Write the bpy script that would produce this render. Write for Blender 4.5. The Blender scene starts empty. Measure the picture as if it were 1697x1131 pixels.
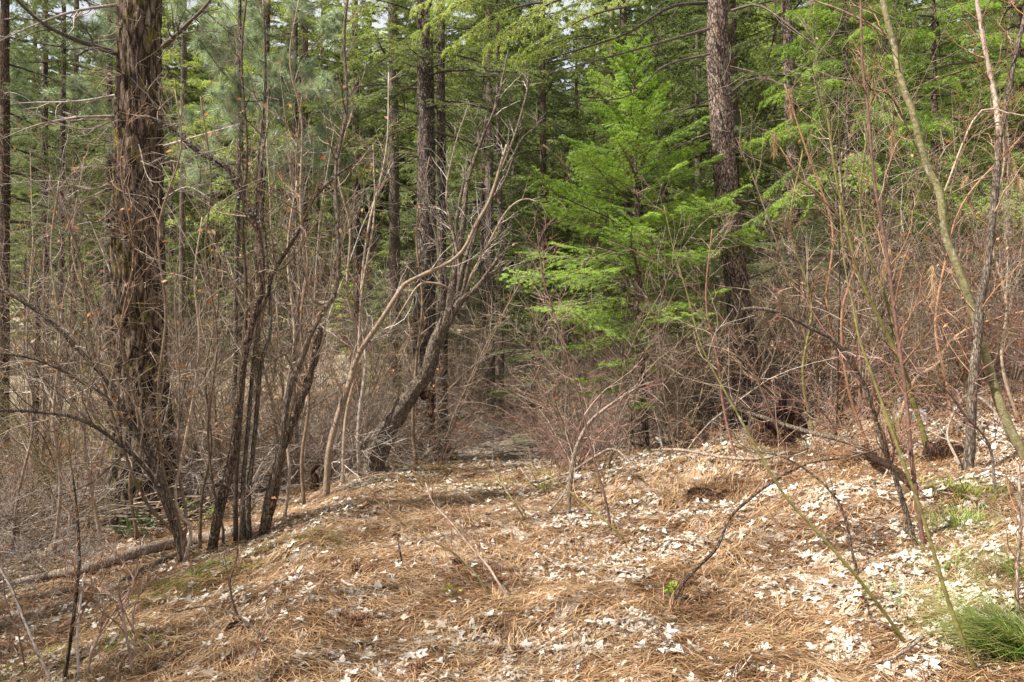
import bpy, math, random
import numpy as np
from mathutils import Vector, Matrix, Euler

random.seed(7)
rng = np.random.default_rng(11)
SC = bpy.context.scene
COL = SC.collection

# ------------------------------------------------------------------ camera, sky, sun, exposure
EYE = 1.6
cam_d = bpy.data.cameras.new('camera'); cam = bpy.data.objects.new('camera', cam_d); COL.objects.link(cam)
cam.location = (0, 0, EYE); cam.rotation_euler = (math.radians(90), 0, 0)
cam_d.lens = 28; cam_d.sensor_width = 36; cam_d.clip_end = 600; cam_d.clip_start = 0.05
SC.camera = cam

SUN_DIR = Vector((-0.60, -0.26, 0.78)).normalized()        # towards the sun
elev = math.asin(SUN_DIR.z); azim = math.atan2(SUN_DIR.x, SUN_DIR.y)
world = bpy.data.worlds.new("World"); SC.world = world; world.use_nodes = True
wn = world.node_tree; bg = wn.nodes['Background']
sky = wn.nodes.new('ShaderNodeTexSky'); sky.sky_type = 'NISHITA'; sky.sun_disc = False
sky.sun_elevation = elev; sky.sun_rotation = azim; sky.dust_density = 3.0; sky.air_density = 0.9
tcw = wn.nodes.new('ShaderNodeTexCoord'); cn = wn.nodes.new('ShaderNodeTexNoise'); cn.inputs['Scale'].default_value = 2.2; cn.inputs['Detail'].default_value = 6
wn.links.new(tcw.outputs['Generated'], cn.inputs['Vector']); cr_ = wn.nodes.new('ShaderNodeValToRGB'); wn.links.new(cn.outputs[0], cr_.inputs[0])
cr_.color_ramp.elements[0].position = 0.30; cr_.color_ramp.elements[0].color = (.55, .55, .55, 1); cr_.color_ramp.elements[1].position = 0.55; cr_.color_ramp.elements[1].color = (.97, .97, .97, 1)
mxw = wn.nodes.new('ShaderNodeMix'); mxw.data_type = 'RGBA'; wn.links.new(cr_.outputs[0], mxw.inputs[0]); wn.links.new(sky.outputs[0], mxw.inputs[6]); mxw.inputs[7].default_value = (3.9, 4.0, 4.15, 1)
wn.links.new(mxw.outputs[2], bg.inputs[0]); bg.inputs[1].default_value = 0.11
sl = bpy.data.lights.new('sun', 'SUN'); sl.energy = 5.0; sl.angle = math.radians(0.6); sl.color = (1.0, 0.955, 0.88)
so = bpy.data.objects.new('sun', sl); COL.objects.link(so)
so.rotation_euler = SUN_DIR.to_track_quat('Z', 'Y').to_euler(); so.location = (-20, -5, 30)
SC.view_settings.view_transform = 'Standard'; SC.view_settings.look = 'None'
SC.view_settings.gamma = 1; SC.view_settings.use_curve_mapping = False
SC.view_settings.exposure = 1.12
SC.cycles.max_bounces = 6; SC.cycles.diffuse_bounces = 3; SC.cycles.transmission_bounces = 4; SC.cycles.glossy_bounces = 2

# ------------------------------------------------------------------ numeric helpers
def _hash(ix, iy, iz=0):
    n = (ix.astype(np.int64) * 374761393 + iy.astype(np.int64) * 668265263 + np.asarray(iz).astype(np.int64) * 2147483647 * 7 + 12345)
    n = (n ^ (n >> 13)) * 1274126177
    n = n & 0x7fffffff
    n = (n ^ (n >> 16)) & 0xffff
    return n / 65535.0
def vnoise(x, y):
    x = np.asarray(x, float); y = np.asarray(y, float)
    ix = np.floor(x); iy = np.floor(y); fx = x - ix; fy = y - iy
    fx = fx * fx * (3 - 2 * fx); fy = fy * fy * (3 - 2 * fy)
    a = _hash(ix, iy); b = _hash(ix + 1, iy); c = _hash(ix, iy + 1); d = _hash(ix + 1, iy + 1)
    return (a * (1 - fx) + b * fx) * (1 - fy) + (c * (1 - fx) + d * fx) * fy
def vnoise3(x, y, z):
    iz = np.floor(z); fz = z - iz; fz = fz * fz * (3 - 2 * fz)
    ix = np.floor(x); iy = np.floor(y); fx = x - ix; fy = y - iy
    fx = fx * fx * (3 - 2 * fx); fy = fy * fy * (3 - 2 * fy)
    def pl(k):
        a = _hash(ix, iy, k); b = _hash(ix + 1, iy, k); c = _hash(ix, iy + 1, k); d = _hash(ix + 1, iy + 1, k)
        return (a * (1 - fx) + b * fx) * (1 - fy) + (c * (1 - fx) + d * fx) * fy
    return pl(iz) * (1 - fz) + pl(iz + 1) * fz
def sstep(a, b, x):
    t = np.clip((x - a) / (b - a), 0, 1); return t * t * (3 - 2 * t)
def softp(x, s=0.5):
    return s * np.log1p(np.exp(np.clip(x / s, -30, 30)))
def nrm(v):
    return v / np.maximum(np.linalg.norm(v, axis=-1, keepdims=True), 1e-9)

def path_x(y):
    y = np.asarray(y, float)
    return np.interp(y, [-20, 3, 6, 10, 15, 22, 40], [-0.2, -0.25, -0.4, -0.55, -0.1, 0.9, 2.5])
def height(x, y):
    x = np.asarray(x, float); y = np.asarray(y, float)
    d = x - path_x(y)
    r = softp(d - 1.25, 0.35); l = softp(-d - 1.2, 0.3)
    h = 0.19 * np.minimum(r, 12) + 0.012 * np.clip(y - 8, 0, 10) * sstep(1.0, 3.0, d)
    h = h - 1.25 * (1 - np.exp(-l * 0.19))
    h = h - 0.55 * sstep(9.6, 14.5, y) * (1 - sstep(1.5, 4.5, d))
    start = 20.5 - 4.5 * sstep(2, 9, -d) - 5.0 * sstep(2, 8, d)
    up = softp(y - start, 1.5)
    h = h + up * (0.185 + 0.03 * sstep(30, 50, y)) * np.where(y > 75, 1, 1)
    # raised edge of the trail on the left, scraped lip and root hump on the right
    h = h + 0.05 * np.exp(-((d + 1.15) / 0.35) ** 2) * sstep(2, 5, y)
    h = h + 0.16 * np.exp(-((x - 1.9) / 0.75) ** 2 - ((y - 8.3) / 0.5) ** 2)
    h = h + 0.10 * np.exp(-((x - 2.9) / 0.8) ** 2 - ((y - 6.2) / 0.6) ** 2)
    h = h + (vnoise(x * 0.45 + 3, y * 0.45) - 0.5) * 0.16 * (0.35 + sstep(1.2, 3, np.abs(d)))
    h = h + (vnoise(x * 1.7 + 9, y * 1.7) - 0.5) * 0.10
    h = h + (vnoise(x * 5.3 + 1, y * 5.3) - 0.5) * 0.075 * (0.7 + 0.6 * sstep(0.8, 2, d))
    h = h + (vnoise(x * 13 + 1, y * 13) - 0.5) * 0.022 * (1 - sstep(14, 20, y))
    h = h + (vnoise(x * 0.12 + 5, y * 0.12) - 0.5) * 1.2 * sstep(14, 30, y)
    return h
H0 = float(height(0, 0)); cam.location.z = EYE + H0
CZ = EYE + H0
F = 1320.0; CU = 848.5; CV = 565.5
def px(u, v, Y):
    return np.array([(u - CU) / F * Y, Y, CZ - (v - CV) / F * Y])
_Ys = np.arange(1.2, 110, 0.02)
def hit(u, v):
    X = (u - CU) / F * _Ys; Z = CZ - (v - CV) / F * _Ys
    g = height(X, _Ys); k = np.argmax(Z <= g)
    if Z[k] > g[k]: k = len(_Ys) - 1
    return np.array([X[k], _Ys[k], g[k]])
def proj(p):
    return CU + p[0] / p[1] * F, CV - (p[2] - CZ) / p[1] * F

# ------------------------------------------------------------------ mesh helpers
class MB:
    def __init__(s): s.V = []; s.Q = []; s.T = []; s.n = 0
    def add(s, V, Q=None, T=None):
        V = np.asarray(V, np.float32).reshape(-1, 3)
        if Q is not None and len(Q): s.Q.append(np.asarray(Q, np.int64) + s.n)
        if T is not None and len(T): s.T.append(np.asarray(T, np.int64) + s.n)
        s.V.append(V); s.n += len(V); return s
    def mesh(s, name, mat=None, smooth=False, origin=None):
        V = np.concatenate(s.V); V = V - np.asarray(origin, np.float32) if origin is not None else V
        Q = np.concatenate(s.Q) if s.Q else np.zeros((0, 4), int)
        T = np.concatenate(s.T) if s.T else np.zeros((0, 3), int)
        me = bpy.data.meshes.new(name)
        me.vertices.add(len(V)); me.vertices.foreach_set('co', V.ravel().astype(np.float32))
        nl = Q.size + T.size
        me.loops.add(nl); me.loops.foreach_set('vertex_index', np.concatenate([Q.ravel(), T.ravel()]).astype(np.int32))
        me.polygons.add(len(Q) + len(T))
        st = np.concatenate([np.arange(len(Q)) * 4, Q.size + np.arange(len(T)) * 3]).astype(np.int32)
        me.polygons.foreach_set('loop_start', st)
        if smooth: me.polygons.foreach_set('use_smooth', np.ones(len(st), bool))
        me.update(calc_edges=True)
        for m in (mat if isinstance(mat, (list, tuple)) else [mat]):
            if m is not None: me.materials.append(m)
        return me
    def build(s, name, mat, parent=None, smooth=False, loc=None):
        if parent is not None: org = np.array(parent.location)
        elif loc is not None: org = np.array(loc)
        else: org = None
        return link(name, s.mesh(name, mat, smooth, org), parent, loc)
def link(name, me, parent=None, loc=None):
    o = bpy.data.objects.new(name, me); COL.objects.link(o)
    if parent is not None: o.parent = parent
    elif loc is not None: o.location = tuple(float(c) for c in loc)
    return o
def tag(o, label=None, cat=None, group=None, kind=None):
    if label: o['label'] = label
    if cat: o['category'] = cat
    if group: o['group'] = group
    if kind: o['kind'] = kind
    return o
def empty(name, loc, label, cat, group=None):
    o = bpy.data.objects.new(name, None); COL.objects.link(o); o.location = tuple(float(c) for c in loc)
    o.empty_display_size = 0.1
    return tag(o, label, cat, group)

def tubes(mb, P, R, s=3, cap=False, rough=0.0):
    P = np.asarray(P, float); R = np.asarray(R, float)
    if P.ndim == 2: P = P[None]
    if R.ndim == 1: R = R[None]
    n, k, _ = P.shape
    T = np.empty_like(P); T[:, 1:-1] = P[:, 2:] - P[:, :-2]; T[:, 0] = P[:, 1] - P[:, 0]; T[:, -1] = P[:, -1] - P[:, -2]
    T = nrm(T); m = nrm(P[:, -1] - P[:, 0])
    ref = np.where(np.abs(m[:, 2:3]) > 0.8, np.array([[1.0, 0.1, 0]]), np.array([[0.1, 0, 1.0]]))
    ref = ref[:, None, :] * np.ones((1, k, 1))
    U = nrm(ref - (ref * T).sum(-1, keepdims=True) * T); W = np.cross(T, U)
    a = np.arange(s) / s * 2 * math.pi
    RR = R[:, :, None] * (1 + rough * (rng.random((n, k, s)) - 0.5)) if rough else R[:, :, None] * np.ones(s)
    V = P[:, :, None, :] + RR[..., None] * (U[:, :, None, :] * np.cos(a)[None, None, :, None] + W[:, :, None, :] * np.sin(a)[None, None, :, None])
    base = (np.arange(n) * k * s)[:, None, None] + (np.arange(k - 1) * s)[None, :, None] + np.arange(s)[None, None, :]
    nxt = (np.arange(n) * k * s)[:, None, None] + (np.arange(k - 1) * s)[None, :, None] + ((np.arange(s) + 1) % s)[None, None, :]
    Q = np.stack([base, nxt, nxt + s, base + s], -1).reshape(-1, 4)
    Tt = None
    if cap:
        b = (np.arange(n) * k * s)[:, None]; e = b + (k - 1) * s
        i = np.arange(1, s - 1)[None, :]
        Tt = np.concatenate([np.stack([e + 0 * i, e + i, e + i + 1], -1).reshape(-1, 3), np.stack([b + 0 * i, b + i + 1, b + i], -1).reshape(-1, 3)])
    mb.add(V.reshape(-1, 3), Q, Tt)

def resample(pts, rad, k, curve=True):
    pts = np.asarray(pts, float); rad = np.asarray(rad, float); n = len(pts)
    if n > 2 and curve:      # catmull-rom
        pp = np.vstack([2 * pts[0] - pts[1], pts, 2 * pts[-1] - pts[-2]]); out = []; ro = []
        for i in range(n - 1):
            p0, p1, p2, p3 = pp[i:i + 4]
            for t in np.linspace(0, 1, 8, endpoint=False):
                out.append(0.5 * ((2 * p1) + (-p0 + p2) * t + (2 * p0 - 5 * p1 + 4 * p2 - p3) * t * t + (-p0 + 3 * p1 - 3 * p2 + p3) * t ** 3))
                ro.append(rad[i] * (1 - t) + rad[i + 1] * t)
        out.append(pts[-1]); ro.append(rad[-1]); pts = np.array(out); rad = np.array(ro)
    s = np.concatenate([[0], np.cumsum(np.linalg.norm(np.diff(pts, axis=0), axis=1))]); q = np.linspace(0, s[-1], k)
    return np.stack([np.interp(q, s, pts[:, j]) for j in range(3)], -1), np.interp(q, s, rad)

def grow(P, R, n, t0, t1, L, ang=50, k=5, wob=0.25, trop=(0, 0, 0.15), rr=0.55, rmin=0.0006, taper=0.35, lfall=0.5):
    m, kp, _ = P.shape; N = m * n
    pi = np.repeat(np.arange(m), n); t = rng.uniform(t0, t1, N); f = t * (kp - 1); i = np.minimum(f.astype(int), kp - 2); w = (f - i)[:, None]
    base = P[pi, i] * (1 - w) + P[pi, i + 1] * w; pr = R[pi, i] * (1 - w[:, 0]) + R[pi, i + 1] * w[:, 0]
    T = nrm(P[pi, i + 1] - P[pi, i]); rv = rng.normal(size=(N, 3)); side = nrm(rv - (rv * T).sum(-1, keepdims=True) * T)
    a = np.radians(rng.normal(ang, ang * 0.25, N))[:, None]
    D = nrm(T * np.cos(a) + side * np.sin(a))
    if np.isscalar(L): L = (L * 0.55, L * 1.45)
    Ln = rng.uniform(L[0], L[1], N) * (1 - lfall * (t - t0) / max(t1 - t0, 1e-6))
    out = np.empty((N, k, 3)); out[:, 0] = base; st = (Ln / (k - 1))[:, None]; trop = np.array(trop)
    for j in range(1, k):
        D = nrm(D + rng.normal(size=(N, 3)) * wob + trop)
        out[:, j] = out[:, j - 1] + D * st
    r0 = np.maximum(pr * rr, rmin)
    rad = r0[:, None] * np.linspace(1, taper, k)[None]
    return out, np.maximum(rad, rmin * 0.6)

# ------------------------------------------------------------------ materials
def new_mat(name):
    m = bpy.data.materials.new(name); m.use_nodes = True; nt = m.node_tree; nt.nodes.clear()
    out = nt.nodes.new('ShaderNodeOutputMaterial'); return m, nt, out
def N(nt, t, **kw):
    n = nt.nodes.new(t)
    for k, v in kw.items(): setattr(n, k, v)
    return n
def setramp(r, stops):
    cr = r.color_ramp
    while len(cr.elements) > 1: cr.elements.remove(cr.elements[-1])
    cr.elements[0].position = stops[0][0]; cr.elements[0].color = (*stops[0][1], 1)
    for p, c in stops[1:]:
        e = cr.elements.new(p); e.color = (*c, 1)
def noise(nt, vec, scale, detail=4, rough=0.6, dist=0.0):
    n = N(nt, 'ShaderNodeTexNoise'); n.inputs['Scale'].default_value = scale; n.inputs['Detail'].default_value = detail
    n.inputs['Roughness'].default_value = rough; n.inputs['Distortion'].default_value = dist
    if vec is not None: nt.links.new(vec, n.inputs['Vector'])
    return n
def mapping(nt, src, scale=(1, 1, 1), rot=(0, 0, 0)):
    mp = N(nt, 'ShaderNodeMapping'); mp.inputs['Scale'].default_value = scale; mp.inputs['Rotation'].default_value = rot
    nt.links.new(src, mp.inputs['Vector']); return mp.outputs[0]
def mixc(nt, f, a, b, mode='MIX'):
    m = N(nt, 'ShaderNodeMix', data_type='RGBA', blend_type=mode)
    for sock, v in ((m.inputs[0], f), (m.inputs[6], a), (m.inputs[7], b)):
        if isinstance(v, (int, float)): sock.default_value = v
        elif isinstance(v, tuple): sock.default_value = (*v, 1)
        else: nt.links.new(v, sock)
    return m.outputs[2]
def ramp(nt, fac, stops):
    r = N(nt, 'ShaderNodeValToRGB'); setramp(r, stops); nt.links.new(fac, r.inputs[0]); return r.outputs[0]
def bump(nt, hgt, strength, dist, prev=None):
    b = N(nt, 'ShaderNodeBump'); b.inputs['Strength'].default_value = strength; b.inputs['Distance'].default_value = dist
    nt.links.new(hgt, b.inputs['Height'])
    if prev is not None: nt.links.new(prev, b.inputs['Normal'])
    return b.outputs[0]
def principled(nt, out, col, rough=0.8, normal=None, spec=0.3):
    p = N(nt, 'ShaderNodeBsdfPrincipled'); p.inputs['Roughness'].default_value = rough
    p.inputs['Specular IOR Level'].default_value = spec
    if isinstance(col, tuple): p.inputs['Base Color'].default_value = (*col, 1)
    else: nt.links.new(col, p.inputs['Base Color'])
    if normal is not None: nt.links.new(normal, p.inputs['Normal'])
    if out is not None: nt.links.new(p.outputs[0], out.inputs[0])
    return p

def bark_mat(name, dark, mid, light, moss=None, mossamt=0.5, scale=1.0, lichen=None, stripe=(14, 14, 2.2), bstr=0.9, bd=0.02, plate=0.55):
    m, nt, out = new_mat(name); tc = N(nt, 'ShaderNodeTexCoord')
    v = mapping(nt, tc.outputs['Object'], tuple(c * scale for c in stripe))
    n1 = noise(nt, v, 1.0, 6, 0.7, 0.6); n2 = noise(nt, tc.outputs['Object'], 38 * scale, 5, 0.7)
    vd = N(nt, 'ShaderNodeTexVoronoi', feature='DISTANCE_TO_EDGE'); vd.inputs['Scale'].default_value = 1.0
    vw = N(nt, 'ShaderNodeVectorMath', operation='MULTIPLY_ADD'); nt.links.new(n1.outputs['Color'], vw.inputs[0]); vw.inputs[1].default_value = (1.6, 1.6, 1.6); nt.links.new(mapping(nt, tc.outputs['Object'], tuple(c * scale * 1.5 for c in stripe)), vw.inputs[2]); nt.links.new(vw.outputs[0], vd.inputs['Vector'])
    crack = ramp(nt, vd.outputs['Distance'], [(0.0, (0, 0, 0)), (0.16, (1, 1, 1))])
    h = mixc(nt, 0.35, n1.outputs[0], n2.outputs[0]); h = mixc(nt, plate, h, crack, 'MULTIPLY')
    c = ramp(nt, h, [(0.32, dark), (0.5, mid), (0.68, light)])
    big = noise(nt, tc.outputs['Object'], 1.3 * scale, 3)
    c = mixc(nt, 1.0, c, ramp(nt, big.outputs[0], [(0.3, (0.7, 0.7, 0.72)), (0.7, (1.2, 1.15, 1.1))]), 'MULTIPLY')
    if moss:
        mm = noise(nt, mapping(nt, tc.outputs['Object'], (1, 1, 0.55)), 5.5 * scale, 6, 0.75, 0.3)
        f = ramp(nt, mm.outputs[0], [(mossamt, (0, 0, 0)), (mossamt + 0.1, (0.85, 0.85, 0.85))]); c = mixc(nt, f, c, moss)
    if lichen:
        mm = noise(nt, tc.outputs['Object'], 17 * scale, 5, 0.7)
        f = ramp(nt, mm.outputs[0], [(0.56, (0, 0, 0)), (0.62, (0.8, 0.8, 0.8))]); c = mixc(nt, f, c, lichen)
    principled(nt, out, c, 0.9, bump(nt, h, bstr, bd), 0.15); return m

def twig_mat(name, cols, lichen=None, amt=0.6):
    m, nt, out = new_mat(name); g = N(nt, 'ShaderNodeNewGeometry'); oi = N(nt, 'ShaderNodeObjectInfo'); tc = N(nt, 'ShaderNodeTexCoord')
    a = N(nt, 'ShaderNodeMath', operation='ADD'); nt.links.new(g.outputs['Random Per Island'], a.inputs[0]); nt.links.new(oi.outputs['Random'], a.inputs[1])
    fr = N(nt, 'ShaderNodeMath', operation='FRACT'); nt.links.new(a.outputs[0], fr.inputs[0])
    c = ramp(nt, fr.outputs[0], [(i / max(1, len(cols) - 1), k) for i, k in enumerate(cols)])
    n = noise(nt, tc.outputs['Object'], 30, 4, 0.7)
    c = mixc(nt, 1.0, c, ramp(nt, n.outputs[0], [(0.35, (0.55, 0.52, 0.5)), (0.65, (1.3, 1.3, 1.3))]), 'MULTIPLY')
    if lichen:
        n3 = noise(nt, tc.outputs['Object'], 9, 4, 0.7)
        c = mixc(nt, ramp(nt, n3.outputs[0], [(amt, (0, 0, 0)), (amt + 0.08, (0.8, 0.8, 0.8))]), c, lichen)
    principled(nt, out, c, 0.75, bump(nt, n.outputs[0], 0.4, 0.004), 0.3); return m

def leaf_mat(name, cols, trans=0.35, rough=0.55, patch=1.6, spec=0.3, tint=(1.1, 1.15, 0.6)):
    m, nt, out = new_mat(name); g = N(nt, 'ShaderNodeNewGeometry'); oi = N(nt, 'ShaderNodeObjectInfo')
    nz = noise(nt, g.outputs['Position'], patch, 3, 0.6)
    a = N(nt, 'ShaderNodeMath', operation='MULTIPLY_ADD'); nt.links.new(g.outputs['Random Per Island'], a.inputs[0]); a.inputs[1].default_value = 0.5
    s = N(nt, 'ShaderNodeMath', operation='MULTIPLY_ADD'); nt.links.new(oi.outputs['Random'], s.inputs[0]); s.inputs[1].default_value = 0.2
    nt.links.new(nz.outputs[0], s.inputs[2]); nt.links.new(s.outputs[0], a.inputs[2])
    c = ramp(nt, a.outputs[0], [(0.35 + 0.6 * i / max(1, len(cols) - 1), k) for i, k in enumerate(cols)])
    p = principled(nt, None, c, rough, None, spec)
    tr = N(nt, 'ShaderNodeBsdfTranslucent'); nt.links.new(mixc(nt, 1.0, c, tint, 'MULTIPLY'), tr.inputs[0])
    mx = N(nt, 'ShaderNodeMixShader'); mx.inputs[0].default_value = trans
    nt.links.new(p.outputs[0], mx.inputs[1]); nt.links.new(tr.outputs[0], mx.inputs[2]); nt.links.new(mx.outputs[0], out.inputs[0]); return m

M = {}
M['bark_big'] = bark_mat('bark_big', (0.03, 0.02, 0.014), (0.14, 0.10, 0.07), (0.38, 0.31, 0.24), moss=(0.20, 0.17, 0.03), mossamt=0.55, stripe=(10, 10, 2.0), plate=.45, scale=1.0)
M['bark'] = bark_mat('bark', (0.035, 0.026, 0.022), (0.13, 0.095, 0.075), (0.27, 0.21, 0.17), scale=1.6, lichen=(0.30, 0.30, 0.24))
M['bark_red'] = bark_mat('bark_red', (0.055, 0.038, 0.03), (0.24, 0.18, 0.145), (0.48, 0.40, 0.33), scale=1.7, stripe=(14, 14, 5), plate=.6)
M['bark_grey'] = bark_mat('bark_grey', (0.05, 0.038, 0.03), (0.18, 0.145, 0.11), (0.42, 0.36, 0.29), moss=(0.17, 0.15, 0.05), mossamt=0.6, scale=3.0, bstr=0.7, bd=0.008, stripe=(16, 16, 3))
M['bark_dark'] = bark_mat('bark_dark', (0.03, 0.02, 0.015), (0.13, 0.08, 0.055), (0.30, 0.21, 0.15), scale=3.0, bstr=0.9, bd=0.01, lichen=(0.28, 0.27, 0.2), stripe=(16, 16, 2))
M['bark_pale'] = bark_mat('bark_pale', (0.09, 0.08, 0.035), (0.22, 0.20, 0.10), (0.42, 0.39, 0.27), scale=3.0, bstr=0.3, bd=0.004, moss=(0.42, 0.40, 0.33), mossamt=0.56, stripe=(5, 5, 9), plate=.15)
M['dead_wood'] = bark_mat('dead_wood', (0.12, 0.09, 0.065), (0.36, 0.29, 0.23), (0.62, 0.55, 0.47), scale=3.0, bstr=0.4, bd=0.005, stripe=(16, 16, 2))
M['rot'] = bark_mat('rot', (0.018, 0.011, 0.008), (0.08, 0.04, 0.025), (0.26, 0.14, 0.08), scale=2.6, bstr=1.0, bd=0.02)
M['limb'] = twig_mat('limb', [(0.05, 0.038, 0.03), (0.12, 0.095, 0.075), (0.08, 0.06, 0.045)], (0.25, 0.24, 0.17), 0.6)
TW = {
 'grey':  twig_mat('twig_grey', [(0.13, 0.10, 0.08), (0.32, 0.27, 0.23), (0.58, 0.51, 0.45), (0.24, 0.18, 0.14), (0.10, 0.075, 0.06)]),
 'brown': twig_mat('twig_brown', [(0.07, 0.045, 0.03), (0.2, 0.14, 0.09), (0.40, 0.31, 0.23), (0.13, 0.085, 0.055), (0.48, 0.41, 0.34)], (0.24, 0.20, 0.07), 0.6),
 'rust':  twig_mat('twig_rust', [(0.14, 0.065, 0.035), (0.32, 0.17, 0.09), (0.46, 0.33, 0.24), (0.16, 0.10, 0.065), (0.30, 0.14, 0.07)]),
 'red':   twig_mat('twig_red', [(0.15, 0.065, 0.05), (0.28, 0.14, 0.11), (0.46, 0.35, 0.28), (0.17, 0.09, 0.065), (0.12, 0.07, 0.05)]),
 'green': twig_mat('twig_green', [(0.11, 0.10, 0.028), (0.19, 0.17, 0.05), (0.13, 0.105, 0.04)], (0.36, 0.33, 0.22), 0.62),
}
M['fir_young'] = leaf_mat('fir_young', [(0.06, 0.14, 0.025), (0.13, 0.26, 0.035), (0.27, 0.43, 0.06), (0.46, 0.60, 0.16)], 0.45, 0.45, 1.4)
M['fir_pale'] = leaf_mat('fir_pale', [(0.09, 0.15, 0.05), (0.18, 0.26, 0.07), (0.34, 0.43, 0.12), (0.52, 0.57, 0.22)], 0.45, 0.5, 1.1)
M['fir_dark'] = leaf_mat('fir_dark', [(0.02, 0.036, 0.017), (0.05, 0.08, 0.033), (0.11, 0.15, 0.06), (0.22, 0.26, 0.12)], 0.4, 0.5, 0.9)
M['fir_mid'] = leaf_mat('fir_mid', [(0.035, 0.055, 0.025), (0.085, 0.12, 0.05), (0.17, 0.215, 0.09), (0.33, 0.37, 0.18)], 0.42, 0.5, 0.9)
M['pine_long'] = leaf_mat('pine_long', [(0.10, 0.15, 0.07), (0.18, 0.25, 0.14), (0.30, 0.37, 0.24), (0.44, 0.50, 0.38)], 0.3, 0.35, 1.0, spec=0.5)
M['dry_leaf'] = leaf_mat('dry_leaf', [(0.16, 0.06, 0.025), (0.34, 0.13, 0.04), (0.45, 0.22, 0.09), (0.50, 0.33, 0.2)], 0.35, 0.7, 3, tint=(1.2, 0.8, 0.5))
M['dry_needle'] = leaf_mat('dry_needle', [(0.035, 0.018, 0.010), (0.14, 0.07, 0.032), (0.30, 0.165, 0.08), (0.52, 0.36, 0.21)], 0.08, 0.5, 1.6, tint=(1.1, 0.8, 0.5))  # darkest stop deepened to paint shaded crevices into the needle mat
M['pale_leaf'] = leaf_mat('pale_leaf', [(0.15, 0.10, 0.065), (0.31, 0.24, 0.175), (0.48, 0.41, 0.33), (0.64, 0.59, 0.52)], 0.12, 0.8, 4, tint=(1, 0.9, 0.75))
M['grass'] = leaf_mat('grass', [(0.06, 0.12, 0.025), (0.15, 0.27, 0.045), (0.30, 0.42, 0.10), (0.46, 0.38, 0.2)], 0.35, 0.4, 3)
M['moss'] = leaf_mat('moss', [(0.06, 0.08, 0.015), (0.14, 0.18, 0.03), (0.27, 0.31, 0.05)], 0.2, 0.7, 5)
M['broadleaf'] = leaf_mat('broadleaf', [(0.02, 0.07, 0.025), (0.05, 0.13, 0.04), (0.10, 0.20, 0.07)], 0.2, 0.3, 3, spec=0.5)
M['cone'] = twig_mat('cone', [(0.10, 0.045, 0.025), (0.19, 0.09, 0.05), (0.27, 0.17, 0.11)])
M['lichen'] = twig_mat('lichen', [(0.035, 0.04, 0.04), (0.10, 0.12, 0.12), (0.22, 0.25, 0.24)])
M['stone'] = bark_mat('stone', (0.2, 0.19, 0.18), (0.42, 0.40, 0.38), (0.62, 0.6, 0.58), scale=2.0, stripe=(6, 6, 6), bstr=0.5)

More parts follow.
